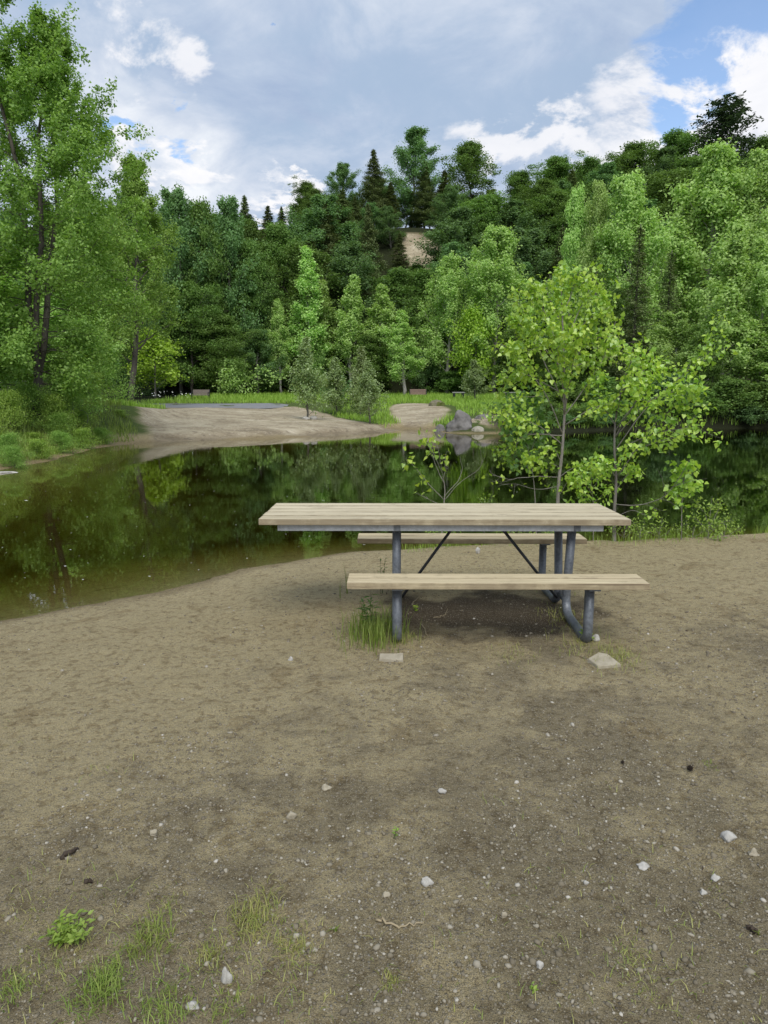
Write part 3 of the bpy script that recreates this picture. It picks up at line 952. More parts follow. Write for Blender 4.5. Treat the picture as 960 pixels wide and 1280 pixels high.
# ---- left wood at the meadow edge
put('blue1', 150, 236, 72, 80, 'blue green tree behind the leaning left bank tree', 'leafy_tree', 'tree', FT)
put('blue0', 216, 236, 78, 92, 'tall blue green tree, first of the left wood against the sky', 'leafy_tree', 'tree', FT)
put('maple1', 247, 252, 80, 84, 'blue green tree, middle of the left wood against the sky', 'leafy_tree', 'tree', FT)
put('blue2', 282, 250, 82, 84, 'blue green tree at the right end of the left wood', 'leafy_tree', 'tree', FT)
put('maple2', 235, 352, 76, 110, 'dark spreading tree above the lime green sapling', 'leafy_tree', 'tree', FT)
put('blue2', 120, 330, 66, 90, 'dark tree at the left of the lime green sapling', 'leafy_tree', 'tree', FT)
put('maple0', 280, 390, 75, 80, 'dark leafy tree right of the lime green sapling', 'leafy_tree', 'tree', FT)
put('lime0', 190, 412, 68, 72, 'small lime green tree glowing before the dark left wood', 'leafy_tree', 'tree', FT)
put('limebush0', 292, 446, 74, 76, 'mounded bright green shrub at the foot of the left wood', 'shrub', 'shrub', 'shrubs at the forest edge')

# ---- poplars at the hill foot
put('slim0', 384, 312, 80, 50, 'tall slender poplar, leftmost of the hill foot poplars', 'poplar_tree', 'tree', FT)
put('slim1', 350, 374, 79, 36, 'short slender poplar left of the tallest slender one', 'poplar_tree', 'tree', FT)
put('slim2', 402, 350, 81, 46, 'pale poplar filling the gap right of the tall slender one', 'poplar_tree', 'tree', FT)
put('slim1', 436, 345, 78, 54, 'pale poplar with two pointed tops above the willow shrubs', 'poplar_tree', 'tree', FT)
put('slim0', 470, 358, 79, 50, 'pale poplar next to the two-topped one on its right', 'poplar_tree', 'tree', FT)
put('slim2', 505, 388, 74, 50, 'grey green birch with thin bare stems above the brown bench', 'birch_tree', 'tree', FT)
put('poplar1', 560, 322, 79, 66, 'soft pale poplar right of the sand scar, thin trunk showing', 'poplar_tree', 'tree', FT)
put('poplar3', 622, 288, 78, 84, 'broad bright poplar cluster above the small round meadow bush', 'poplar_tree', 'tree', FT)
put('slim1', 530, 372, 84, 44, 'dull green poplar behind the grey green birch', 'poplar_tree', 'tree', FT)
put('lime0', 596, 384, 76, 60, 'yellow green maple tucked under the broad poplar cluster', 'leafy_tree', 'tree', FT)
put('maple3', 465, 418, 77, 60, 'dark small tree behind the willow shrubs', 'leafy_tree', 'tree', FT)
put('blue1', 320, 412, 77, 60, 'small green tree right of the mounded bright shrub', 'leafy_tree', 'tree', FT)
put('maple1', 655, 400, 74, 70, 'dark leafy tree behind the near sapling left side', 'leafy_tree', 'tree', FT)

# ---- right shore
put('poplar2', 720, 236, 66, 46, 'slim pale poplar, left twin beside the widest pale poplar', 'poplar_tree', 'tree', RT)
put('poplar0', 752, 226, 64, 46, 'slim pale poplar, right twin beside the widest pale poplar', 'poplar_tree', 'tree', RT)
put('poplar3', 802, 220, 62, 96, 'widest pale poplar on the right shore behind the dark spruce', 'poplar_tree', 'tree', RT)
put('spruce0', 800, 286, 54, 56, 'narrow dark spruce in front of the widest pale poplar', 'conifer_tree', 'tree', RT)
put('spruce0', 838, 318, 56, 50, 'smaller dark spruce right of the narrow one', 'conifer_tree', 'tree', RT)
put('poplar1', 905, 178, 62, 110, 'huge pale poplar under the tall pine at the right', 'poplar_tree', 'tree', RT)
put('poplar0', 968, 186, 60, 90, 'pale poplar at the right edge beside the huge one', 'poplar_tree', 'tree', RT)
put('poplar2', 872, 236, 64, 60, 'pale poplar filling between spruces and the huge poplar', 'poplar_tree', 'tree', RT)
put('slim1', 914, 284, 48, 78, 'light green birch with white trunk at the right water edge', 'birch_tree', 'tree', RT)
put('slim2', 962, 300, 48, 60, 'light green birch cut by the right edge of the view', 'birch_tree', 'tree', RT)
put('maple1', 775, 360, 58, 80, 'dark leafy tree below the pale twins behind the near saplings', 'leafy_tree', 'tree', RT)
put('poplar1', 850, 392, 52, 76, 'olive leafy tree low on the right shore behind the second sapling', 'leafy_tree', 'tree', RT)
put('poplar3', 930, 372, 49, 90, 'leafy tree hanging over the dark water at the right', 'leafy_tree', 'tree', RT)
put('maple3', 890, 440, 46, 80, 'low dark tree at the right water line', 'leafy_tree', 'tree', RT)
put('slim0', 978, 396, 47, 70, 'low leafy tree at the water line cut by the right edge', 'leafy_tree', 'tree', RT)
put('maple3', 735, 400, 60, 80, 'dark tree behind the crown of the taller near sapling', 'leafy_tree', 'tree', RT)
for px, yt, Y, w, key in ((640, 500, 45, 40, 'bush1'), (672, 490, 44.5, 56, 'bush0'), (712, 478, 44, 64, 'bush0'), (748, 470, 44, 66, 'bush2'), (790, 474, 44, 70, 'bush0'), (835, 466, 44, 76, 'bush1'), (874, 488, 44, 60, 'bush2'),
                          (915, 474, 44.3, 76, 'bush0'), (955, 478, 44.3, 76, 'bush2'), (995, 472, 44.3, 76, 'bush0'), (770, 500, 43.2, 50, 'bush1'), (855, 505, 43.4, 50, 'bush0'), (940, 506, 43.6, 56, 'bush1')):
    put(key, px, yt, Y, w, 'dark shrub overhanging the water along the right shore', 'shrub', 'shrub', 'shrubs along the right shore', zoff=-0.3)
for i, px in enumerate(range(636, 812, 17)):
    b_ = at_z(px, np.interp(px, [600, 650, 720, 800], [542, 541, 539, 536.5]), WZ)
    put('bush%d' % (i % 3), px, 503 + 7 * ((i * 5) % 3), b_[1] + 1.1, 40, 'dark shrub overhanging the water along the right shore', 'shrub', 'shrub', 'shrubs along the right shore', zoff=-0.35)
put('lime0', 893, 522, 44.8, 24, 'tiny lime green bush touching the water at the right shore', 'shrub', 'shrub', 'shrubs along the right shore', zoff=-0.1)

# ---- left bank
cw = put('cottonwood0', 2, -50, 25, 262, 'big many-stemmed cottonwood on the left bank reaching above the view', 'cottonwood_tree', 'tree', LT)
cw.rotation_euler = (0, 0.045, 0.4)
put('cottonwood1', -105, 230, 23, 210, 'cottonwood cut off by the left edge of the view', 'cottonwood_tree', 'tree', LT)
cw2 = put('cottonwood1', 146, 186, 46, 104, 'ragged open cottonwood right behind the big left bank one', 'cottonwood_tree', 'tree', LT)
cw2.rotation_euler = (0, 0.075, 1.2)
put('poplar2', 96, 225, 50, 90, 'tree showing through behind the big left bank cottonwood', 'leafy_tree', 'tree', LT)
put('blue1', 20, 350, 52, 110, 'shaded tree deep behind the big left bank cottonwood', 'leafy_tree', 'tree', LT)
put('poplar3', 85, 350, 40, 110, 'low bright tree behind the big cottonwood trunk', 'leafy_tree', 'tree', LT)
bank = [(30, 478, 24.3, 70, 'bankbush0', 'leafy boughs hanging round the big cottonwood trunk'),
        (66, 492, 24.6, 60, 'bankbush1', 'pale bush screening the big cottonwood trunk on its right'),
        (16, 556, 17.9, 44, 'bankbush0', 'low bush hanging over the water by the floating log'),
        (46, 548, 19.9, 48, 'bankbush1', 'pale low bush hanging over the water below the big trunk'),
        (76, 538, 22.2, 48, 'bankbush0', 'dark low bush hanging over the water right of the big trunk'),
        (102, 534, 24.4, 44, 'bankbush1', 'weedy bush at the water line next to the bent twig'),
        (124, 534, 26.4, 38, 'bankbush0', 'last low bush at the water line before the beach'),
        (126, 500, 34, 40, 'bankbush1', 'yellow green weedy bush at the left corner of the beach'),
        (148, 512, 31.5, 26, 'bankbush1', 'small weedy bush where the beach meets the left bank'),
        (-50, 380, 34, 150, 'bankbush0', 'tall bush closing the view at the far left'),
        (-26, 492, 19.5, 80, 'bankbush1', 'leafy bush at the far left above the water'),
        (10, 486, 22.5, 60, 'bankbush1', 'yellow green bush left of the big cottonwood trunk'),
        (8, 540, 18.5, 50, 'bankbush0', 'blue tinged low bush at the left water line'),
        (80, 470, 27, 74, 'bankbush0', 'bush right of the big cottonwood trunk'),
        (70, 515, 24.2, 52, 'bankbush0', 'low bush at the foot of the big cottonwood'),
        (112, 465, 33, 60, 'bankbush1', 'light bush at the edge of the beach grass'),
        (128, 430, 40, 70, 'bankbush0', 'bush in the meadow corner behind the left bank'),
        (100, 508, 27.5, 40, 'bankbush1', 'small bush beside the bent twig on the left bank'),
        (40, 540, 22.6, 44, 'bankbush1', 'low bush dipping into the water under the cottonwood')]
for px, yt, Y, w, key, lab in bank:
    put(key, px, yt, Y, w, lab, 'shrub', 'shrub', 'bushes on the left bank', zoff=-0.15)

# ---- willow shrubs on the grassy spit
put('willow0', 382, 422, 40, 44, 'tall narrow willow shrub on the sand spit', 'willow_shrub', 'shrub', 'willow shrubs on the spit')
put('willow2', 421, 448, 47, 34, 'thin grey stemmed willow shrub in the middle of the spit', 'willow_shrub', 'shrub', 'willow shrubs on the spit')
put('willow2', 450, 434, 46, 32, 'slim willow shrub rising behind the fullest one', 'willow_shrub', 'shrub', 'willow shrubs on the spit')
put('willow1', 462, 452, 40.5, 42, 'fullest willow shrub at the right of the spit', 'willow_shrub', 'shrub', 'willow shrubs on the spit')
put('willow1', 594, 450, 60, 34, 'small round bush alone in the meadow behind the grey boulder', 'shrub', 'shrub', 'willow shrubs on the spit')
put('bush1', 420, 470, 56, 40, 'green shrub between the tall narrow willow and the thin grey one', 'shrub', 'shrub', 'willow shrubs on the spit')

# ---- understory and infill
rs = np.random.default_rng(21)
for px in np.arange(105, 720, 17):
    Y = rs.uniform(78, 84)
    key = 'bush%d' % rs.integers(3)
    if 488 < px < 520: Y += 5
    put(key, px + rs.uniform(-6, 6), rs.uniform(438, 468), Y, rs.uniform(34, 52), 'dark leafy shrub in the forest edge behind the meadow', 'shrub', 'shrub', 'shrubs at the forest edge')
sky_x = [-200, 150, 200, 300, 330, 380, 430, 470, 510, 545, 600, 640, 690, 740, 800, 850, 960, 1200]
sky_y = [255, 255, 255, 275, 272, 240, 232, 212, 215, 232, 240, 236, 208, 212, 192, 182, 195, 215]
keys = ['maple0', 'maple1', 'maple2', 'maple3', 'hemlock0', 'hemlock1', 'blue0', 'blue1', 'oak0', 'blue2']
nfill = 0
for row, Y in enumerate((86, 91, 96, 101, 106, 111, 117)):
    for px in np.arange(-90, 1080, 41):
        pxx = px + rs.uniform(-18, 18) + (23 if row % 2 else 0)
        if 486 < pxx < 556 and 95 < Y < 105: continue
        p = at_y(pxx, 300, Y)
        yy = Y + rs.uniform(-2.5, 2.5)
        g0 = gz(p[0], yy)
        h = rs.uniform(12, 18)
        ytop = 500 - (g0 + h - CAM_H) / (yy * cp) * FPX * 0.985
        ytop = max(ytop, np.interp(pxx, sky_x, sky_y) + rs.uniform(-4, 40))
        if 488 < pxx < 560 and Y < 98: ytop = max(ytop, 338)
        key = keys[rs.integers(len(keys))]
        if 318 < pxx < 575 and Y > 90: key = ('hemlock0', 'hemlock1', 'hemlock2', 'blue0', 'blue2', 'maple1')[rs.integers(6)]
        if pxx < 300: key = ('blue0', 'blue1', 'blue2', 'hemlock0', 'maple2')[rs.integers(5)]
        put(key, pxx, ytop, yy, (rs.uniform(80, 112) if key[0] in 'mb' else rs.uniform(48, 66)), 'dark forest tree packed among others on the shaded hillside', 'forest_tree', 'tree', 'dense trees inside the hill wood')
        nfill += 1
dead = put('dead0', 309, 268, 92, 26, 'dead leaning tree with pale bare trunk on the left slope', 'dead_tree', 'tree', HT, lean=0.0)

# ------------------------------------------------------------------ meadow grass
def blades(name, P, h, w, rs, mat, lean=0.35, kind=None, parent=None, curve=0.4):
    n = len(P)
    a = rs.uniform(0, 2 * np.pi, n)
    d = np.stack([np.cos(a), np.sin(a), np.zeros(n)], 1)
    b = np.stack([-np.sin(a), np.cos(a), np.zeros(n)], 1) * (w / 2)[:, None]
    ln = rs.uniform(0.1, lean * 2, n)[:, None]
    up = np.array([0, 0, 1.0])
    H = h[:, None]
    p1 = P + up * H * 0.55 + d * H * ln * 0.3
    p2 = P + up * H * (1 - curve * ln * 0.6) + d * H * ln
    V = np.stack([P - b, P + b, p1 + b * 0.75, p1 - b * 0.75, p2], 1)
    k = np.arange(n)[:, None] * 5
    q = k + np.array([[0, 1, 2, 3]]); t = k + np.array([[3, 2, 4]])
    r = np.repeat(rs.random(n), 5)
    return make_mesh(name, V.reshape(-1, 3), quads=q, tris=t, attrs=dict(rnd=r), mats=mat)


rs = np.random.default_rng(33)
N = 120000
Y = rs.uniform(34, 82, N); X = rs.uniform(-0.62, 0.55, N) * Y
z, sd = height(X, Y)
b2 = sdist(X, Y, beach_poly)
ok = (sd > np.where(X > 3, 0.15, 0.8)) & ((X < 16) | (sd < 5)) & (b2 + 1.2 * fbm(X, Y, 0.6, 3) > 0.2) & (X > -19)
cx, cy = on_ground(522, 512)[:2]
ok &= (((X - cx) / 1.9) ** 2 + ((Y - cy) / 7) ** 2 > 1)
cx, cy = on_ground(610, 522)[:2]
ok &= (((X - cx) / 2.2) ** 2 + ((Y - cy) / 3) ** 2 > 1)
pd = np.min([np.hypot(X - q[0], Y - q[1]) for q in c[::3]], axis=0)
ok &= pd > 3.9
for bx, by in ((576, 540), (551, 540), (599, 541), (546, 508)):
    q_ = on_ground(bx, by); ok &= (np.abs(X - q_[0]) > 1.1) | (Y > q_[1] + 1.4) | (Y < q_[1] - 6)
dens = 0.35 + 0.65 * sstep(fbm(X, Y, 0.25, 3), -0.2, 0.1)
ok &= rs.random(N) < dens
P = np.stack([X, Y, z], 1)[ok]
hh = rs.uniform(0.26, 0.58, len(P)) * (0.75 + 0.6 * (fbm(P[:, 0], P[:, 1], 0.12, 3) + 0.3)) * np.where(P[:, 1] > 62, 1.2, 0.9)
hh = np.where(np.hypot(P[:, 0] + 13, P[:, 1] - 65) < 3.5, hh * 0.75, hh)
tag(link('grass', blades('grass', P, hh, rs.uniform(0.022, 0.05, len(P)), rs, M['grass'])), 'bright green tall meadow grass beyond the pond', 'grass', kind='stuff')

# left bank grass and weeds (nearer, finer)
N = 30000
Y = rs.uniform(18, 42, N); X = rs.uniform(-0.62, -0.28, N) * Y
z, sd = height(X, Y); b2 = sdist(X, Y, beach_poly)
ok = (sd > 0.35) & (b2 > 0.35 + rs.random(N) * 0.8)
P = np.stack([X, Y, z], 1)[ok]
tag(link('bank_grass', blades('bank_grass', P, rs.uniform(0.12, 0.36, len(P)), rs.uniform(0.012, 0.03, len(P)), rs, M['tuft'])),
    'mixed weeds and grass covering the left bank', 'grass', kind='stuff')

# white flowers in the meadow
P = []
for (fx, fy) in ((200, 496), (188, 498), (230, 499), (205, 494)):
    p = on_ground(fx, fy + 7)
    for k in range(9):
        P.append(p + np.array([rs.normal() * 0.9, rs.normal() * 1.2, rs.uniform(0.55, 0.85)]))
P = np.array(P)
V, q, r = leaf_quads(P, rs.normal(size=P.shape) * 0.4 + [0, -0.4, 1], rs.normal(size=P.shape), rs.uniform(.06, .13, len(P)), rs.uniform(.06, .12, len(P)), rs)
tag(link('meadow_flowers', make_mesh('meadow_flowers', V, quads=q, attrs=dict(rnd=r), mats=M['flower'])), 'scattered white flower heads in the meadow grass', 'flowers', kind='stuff')

# floating specks on the water
N = 1100
Y = rs.uniform(6.5, 30, N) ** 1.0; X = rs.uniform(-0.58, 0.5, N) * Y
_, sd = height(X, Y)
ok = sd < -0.25
P = np.stack([X, Y, np.full(N, WZ + 0.004)], 1)[ok]
keep = rs.random(len(P)) < np.where(P[:, 0] < 1.0, 0.5, 0.10)
P = P[keep]
sz = np.where(rs.random(len(P)) < 0.02, rs.uniform(0.04, 0.10, len(P)), rs.uniform(0.012, 0.036, len(P)))
V, q, r = leaf_quads(P, np.tile([0, 0, 1.0], (len(P), 1)) + rs.normal(size=P.shape) * 0.05, rs.normal(size=P.shape), sz, sz * 0.5, rs)
tag(link('floating_debris', make_mesh('floating_debris', V, quads=q, attrs=dict(rnd=r), mats=M['pollen'])), 'pale fluff and leaf bits floating on the pond', 'debris', kind='stuff')

# ------------------------------------------------------------------ picnic table
TC = np.array([0.70, 4.97])
root = empty('picnic_table', (TC[0], TC[1], 0.0), R(-0.6))
tag(root, 'weathered wooden picnic table with galvanised steel pipe legs on bare ground', 'picnic table')
TT, ST = 0.748, 0.432          # heights of top and seats
GB = 0.0


def boards(x0, x1, y0, y1, ztop, th, n, gap, mat, name, rnd_seed):
    rr = np.random.default_rng(rnd_seed)
    m = MB(); rv = []
    w = (y1 - y0 - gap * (n - 1)) / n
    for i in range(n):
        yc = y0 + w / 2 + i * (w + gap)
        ex = rr.uniform(-0.004, 0.004, 2)
        before = m.n
        m.box(((x0 + x1) / 2 + ex[0], yc, ztop - th / 2 + rr.uniform(-0.0015, 0.0015)), (x1 - x0 + ex[1], w, th), bev=0.004)
        rv += [rr.random()] * (m.n - before)
    me = m.mesh(name, mat)
    a = me.attributes.new('rnd', 'FLOAT', 'POINT'); a.data.foreach_set('value', np.array(rv, np.float32))
    return link(name, me, root)


tx0, tx1 = -1.52, 0.92
sx0, sx1 = -0.915, 0.905
boards(tx0, tx1, -0.37, 0.37, TT, 0.040, 5, 0.018, M['top_wood'], 'tabletop', 1)
boards(sx0, sx1, -0.815, -0.565, ST, 0.040, 2, 0.018, M['seat_wood'], 'seat', 2)
boards(sx0, sx1, 0.565, 0.815, ST, 0.040, 2, 0.018, M['seat_wood'], 'seat', 3)
PR = 0.030
for fx in (-0.610, 0.580):
    for s in (-1, 1):
        x = fx + 0.001 * s
        off = 0.034 * s                       # front and rear pipes stand side by side where they pass
        pts = [(x, s * 0.690, ST - 0.052), (x, s * 0.690, GB + 0.022), (x, s * 0.10, GB + 0.048), (x, s * 0.205, TT - 0.088)]
        m = MB(); m.tube(round_path(pts, [0.085, 0.16], 9), PR, 16)
        m.build('pipe_leg', M['galv'], root, True)
    # seat plates and top bearer
    for s in (-1, 1):
        m = MB(); m.box((fx, s * 0.690, ST - 0.046), (0.07, 0.23, 0.008), bev=0.001)
        m.build('seat_bracket', M['galv'], root)
    m = MB(); m.box((fx, 0, TT - 0.064), (0.045, 0.68, 0.045), bev=0.003)
    m.build('top_bearer', M['galv'], root)
for yy in (-0.305, 0.305):
    m = MB()
    m.box((-0.325, yy - (0.03 if yy < 0 else -0.03), TT - 0.064), (2.155, 0.004, 0.042)); m.box((-0.325, yy + (-0.006 if yy < 0 else 0.006), TT - 0.0455), (2.155, 0.040, 0.005))
    m.build('angle_rail', M['galv_pale'], root)
for s in (-1, 1):
    a = np.array([(-0.168 if s < 0 else 0.082), 0, TT - 0.06]); b = np.array([(-0.572 if s < 0 else 0.545), 0, 0.115])
    m = MB(); m.tube([a, b], 0.0105, 8); m.build('diagonal_brace', M['galv_dark'], root, True)
m = MB(); m.box((-0.043, 0, TT - 0.05), (0.34, 0.05, 0.012)); m.build('brace_plate', M['galv_dark'], root)
for fx in (-0.610, 0.580):
    m = MB(); m.tube([(fx - 0.0, -0.13, 0.115), (fx, 0.13, 0.115)], 0.013, 8); m.build('tie_bar', M['galv_dark'], root, True)

# ------------------------------------------------------------------ stones
def rock_mesh(name, mat, seed, sub=3, rough=0.25, flat=1.0, facets=7):
    import bmesh
    rs_ = np.random.default_rng(seed)
    bm = bmesh.new()
    bmesh.ops.create_icosphere(bm, subdivisions=sub, radius=1)
    P = np.array([v.co[:] for v in bm.verts])
    # cut by random planes for facets
    for k in range(facets):
        nrm = unit(rs_.normal(size=3)); dd = rs_.uniform(0.62, 0.92)
        s_ = P @ nrm
        P = np.where((s_ > dd)[:, None], P - nrm * (s_ - dd)[:, None] * 0.9, P)
    ph = rs_.uniform(0, 10, 3)
    for f_, a_ in ((2.1, 1), (4.7, 0.45), (9.3, 0.2)):
        P = P * (1 + rough * 0.22 * a_ * (np.sin(P[:, :1] * f_ + ph[0]) + np.sin(P[:, 1:2] * f_ * 1.2 + ph[1]) + np.sin(P[:, 2:] * f_ * 0.9 + ph[2])))
    P[:, 2] *= flat
    for v, p in zip(bm.verts, P): v.co = p
    me = bpy.data.meshes.new(name)
    bm.to_mesh(me); bm.free()
    me.polygons.foreach_set('use_smooth', np.ones(len(me.polygons), bool))
    me.materials.append(mat)
    return me


def rock(name, px, py, wpx, hpx, mat, seed, label, cat, group=None, depth=0.8, sink=0.2, rough=0.25, rz=None, facets=7, Y=None, water=False):
    """py = bottom of the stone in the photograph"""
    p = on_ground(px, py) if Y is None else np.array([*at_y(px, py, Y)[:2], 0])
    if Y is not None: p[2] = max(gz(p[0], Y), WZ if water else -9)
    zc = p[1] * cp + (CAM_H - p[2]) * sp
    W = wpx / FPX * zc / 2; H = hpx / FPX * zc
    me = rock_mesh(name, mat, seed, 3, rough, facets=facets)
    co = np.zeros(len(me.vertices) * 3, np.float32); me.vertices.foreach_get('co', co); co = co.reshape(-1, 3)
    co[:, 0] *= W / np.abs(co[:, 0]).max(); co[:, 1] *= W * depth / np.abs(co[:, 1]).max()
    hz = H / (1 + (1 - 2 * sink)) if False else H / (2 * (1 - sink))
    co[:, 2] *= hz / np.abs(co[:, 2]).max()
    co[:, 2] += hz * (1 - 2 * sink)
    me.vertices.foreach_set('co', co.ravel()); me.update()
    o = link(name, me, None, (p[0], p[1] + W * depth * 0.6, p[2]))
    o.rotation_euler[2] = rz if rz is not None else 0
    return tag(o, label, cat, group)


def boulder(px, py, outline, mat, label, seed, thick=0.8, Y=None):
    """boulder with a distinctive profile: cross-sections from the outline (px offsets: y up, left, right) given real depth"""
    p = on_ground(px, py) if Y is None else np.array([*at_y(px, py, Y)[:2], WZ])
    zc = p[1] * cp + (CAM_H - p[2]) * sp
    k = zc / FPX
    rs_ = np.random.default_rng(seed)
    rings = 26; n = 40
    ys_ = np.array([o[0] for o in outline], float); ls = np.array([o[1] for o in outline], float); rr = np.array([o[2] for o in outline], float)
    V = []
    for i, yy in enumerate(np.linspace(ys_[0], ys_[-1], rings)):
        l = np.interp(yy, ys_, ls); r_ = np.interp(yy, ys_, rr)
        cx_ = (l + r_) / 2; hw_ = max((r_ - l) / 2, 0.15)
        for a in np.linspace(0, 2 * np.pi, n, endpoint=False):
            e = 1 + 0.09 * math.sin(3 * a + yy * 0.21 + seed) + 0.06 * math.sin(5 * a - yy * 0.35 + 2 * seed) + 0.04 * math.sin(9 * a + yy * 0.7) + 0.022 * rs_.normal()
            ca, sa = math.cos(a), math.sin(a)
            ca = math.copysign(abs(ca) ** 0.8, ca); sa = math.copysign(abs(sa) ** 0.8, sa)
            V.append(((cx_ + hw_ * ca * e) * k, hw_ * sa * thick * e * k, yy * k))
    V.append((np.mean([ls[-1], rr[-1]]) * k, 0, (ys_[-1] + 0.4) * k))
    F = []
    for i in range(rings - 1):
        for j in range(n):
            F.append((i * n + j, i * n + (j + 1) % n, (i + 1) * n + (j + 1) % n, (i + 1) * n + j))
    for j in range(n): F.append(((rings - 1) * n + j, (rings - 1) * n + (j + 1) % n, rings * n))
    m = MB(); m.add(V, F)
    o = m.build('boulder', mat, None, True, loc=(p[0], p[1] + 0.5, p[2]))
    return tag(o, label, 'boulder', 'boulders on the far shore')


boulder(576, 538, [(-12, -18, 18), (0, -17, 17), (5, -16, 16.5), (9, -12, 15), (13, -8.5, 14), (17, -7, 11.5), (20, -6.5, 8.5), (22.5, -5.5, 5), (24, -4, 2), (24.8, -3, 0)], M['granite'],
        'big grey peaked boulder standing at the far water edge', 4, 0.75)
boulder(551, 540, [(-8, -8, 8), (0, -7.5, 7), (4, -6, 6), (7, -4, 4.5), (9, -2.5, 1.5)], M['granite'], 'small dark pointed boulder left of the big grey one', 5, 0.8)
boulder(599, 541, [(-8, -10, 9), (0, -9, 8.5), (4, -8, 7.5), (6.5, -5, 5), (7.6, -1, 1)], M['pale_rock'], 'pale rounded boulder right of the big grey one', 6, 0.8)
boulder(606, 523, [(-5, -12, 12), (0, -11, 11), (3, -8, 9), (5, -2, 3)], M['granite'], 'low grey rock ledge behind the pale rounded boulder', 7, 0.5)
boulder(546, 508, [(-4, -11, 11), (0, -10, 10), (4, -9, 9), (7, -6, 6), (8.3, -1, 1)], M['moss_rock'], 'flat mossy boulder in the grass right of the brown bench', 8, 0.7)
rock('driftwood', 392, 524.5, 9, 5, M['driftwood'], 12, 'white bleached driftwood lump below the tall narrow willow', 'driftwood', None, 0.5, 0.25, 0.6)
rock('driftwood', 383, 524.5, 11, 4, M['driftwood'], 13, 'short bleached driftwood piece lying left of the white lump', 'driftwood', None, 0.4, 0.25, 0.7)

slabs = [(489, 829, 30, [(-.5, -.3), (.5, -.45), (.52, .5), (.1, .38), (-.48, .42)], 'thin buff stone slab lying before the left table legs', 0.30),
         (757, 833, 36, [(-.50, .10), (-.34, -.55), (.5, -.35), (.30, .5), (.02, .62)], 'squarish buff stone slab lying before the right table legs', 0.45)]
for px, py, w, ol, lab, asp in slabs:
    p = on_ground(px, py)
    zc = p[1] * cp + (CAM_H - p[2]) * sp
    W = w / FPX * zc
    m = MB()
    n = len(ol); th = 0.022
    V = []
    for zt, s in ((-0.015, 1.03), (th * 0.8, 1.0), (th, 0.96)):
        V += [(x * W * s, y * W * asp * 2.2 * s, zt + 0.01 * y) for x, y in ol]
    F = [tuple(range(n - 1, -1, -1)), tuple(range(2 * n, 3 * n))]
    for k in (0, 1):
        F += [(k * n + j, k * n + (j + 1) % n, (k + 1) * n + (j + 1) % n, (k + 1) * n + j) for j in range(n)]
    m.add(V, F)
    o = m.build('stone_slab', M['slab'], None, False, loc=(p[0], p[1] + 0.05, p[2]))
    tag(o, lab, 'stone slab', 'stone slabs by the table')

st = [(746, 802, 13, 12, 'white_stone', 'small pointed white stone against the right front table leg'),
      (535, 1108, 17, 12, 'white_stone', 'white fist-sized stone lying in the centre of the near ground'),
      (912, 1053, 22, 11, 'white_stone', 'largest white stone, near the right side of the near ground'),
      (804, 1087, 19, 7, 'white_stone', 'flat oblong white stone left of the largest white one'),
      (554, 993, 13, 6, 'white_stone', 'small oval white stone below the middle of the table'),
      (408, 988, 15, 6, 'slab', 'small buff stone below the left end of the bench'),
      (283, 1233, 16, 22, 'white_stone', 'chalky white stone among the grass tufts at the bottom left'),
      (240, 1262, 20, 9, 'white_stone', 'half buried white stone at the bottom edge among grass'),
      (896, 1104, 14, 9, 'white_stone', 'cracked white stone right of the flat oblong one'),
      (944, 1072, 14, 9, 'slab', 'buff stone at the right edge of the near ground'),
      (880, 1120, 10, 7, 'white_stone', 'tiny white stone below the largest white one'),
      (190, 1046, 12, 7, 'slab', 'pale stone above the left grass tufts'),
      (676, 1212, 10, 9, 'white_stone', 'small white stone near the middle of the bottom edge'),
      (483, 1122, 11, 7, 'slab', 'pale stone left of the fist-sized white one'),
      (363, 1025, 15, 9, 'slab', 'pale weathered stone left of centre below the bench'),
      (363, 826, 7, 5, 'white_stone', 'small white pebble left of the left table leg'),
      (630, 1150, 9, 8, 'slab', 'brownish stone below the fist-sized white one'),
      (733, 1108, 8, 6, 'white_stone', 'little white pebble between centre stone and oblong stone'),
      (598, 692, 7, 8, 'white_stone', 'white crumpled scrap of stone seen under the far bench')]
for i, (px, py, w, h, mat, lab) in enumerate(st):
    rock('stone', px, py, w, h, M[mat], 200 + i, lab, 'stone', 'pale stones on the ground', 0.8, 0.34, 0.75, rz=random.uniform(-0.4, 0.4), facets=16)

# gravel: thousands of small stones
ico_v = []
phi = (1 + 5 ** .5) / 2
for a, b in ((1, phi), (-1, phi), (1, -phi), (-1, -phi)):
    ico_v += [(0, a, b), (a, b, 0), (b, 0, a)]
ico_v = unit(np.array(ico_v, float))
import itertools
ico_f = []
for a, b, d in itertools.combinations(range(12), 3):
    pa, pb, pc = ico_v[a], ico_v[b], ico_v[d]
    if max(np.linalg.norm(pa - pb), np.linalg.norm(pb - pc), np.linalg.norm(pa - pc)) < 1.1:
        ico_f.append((a, b, d) if np.dot(np.cross(pb - pa, pc - pa), pa) > 0 else (a, d, b))
ico_f = np.array(ico_f)
rs = np.random.default_rng(77)
N = 85000
Y = 1.2 + 6.6 * rs.random(N) ** 1.5
X = rs.uniform(-0.75, 0.75, N) * (Y + 0.5)
z, sd = height(X, Y)
ok = (sd > 0.1) & (rs.random(N) < (0.22 + 0.78 * sstep(sd + fbm(X, Y, 0.7, 3) * 2, 0.8, 3.5)) * (0.14 + 0.86 * sstep(fbm(X + 9, Y, 1.1, 4), -0.12, 0.2)))
X, Y, z = X[ok], Y[ok], z[ok]
n = len(X)
s = np.exp(rs.normal(math.log(0.0031), 0.50, n)); s = np.clip(s, 0.0013, 0.012)
A = ico_v[None] * (1 + 0.22 * rs.normal(size=(n, 12, 1)))
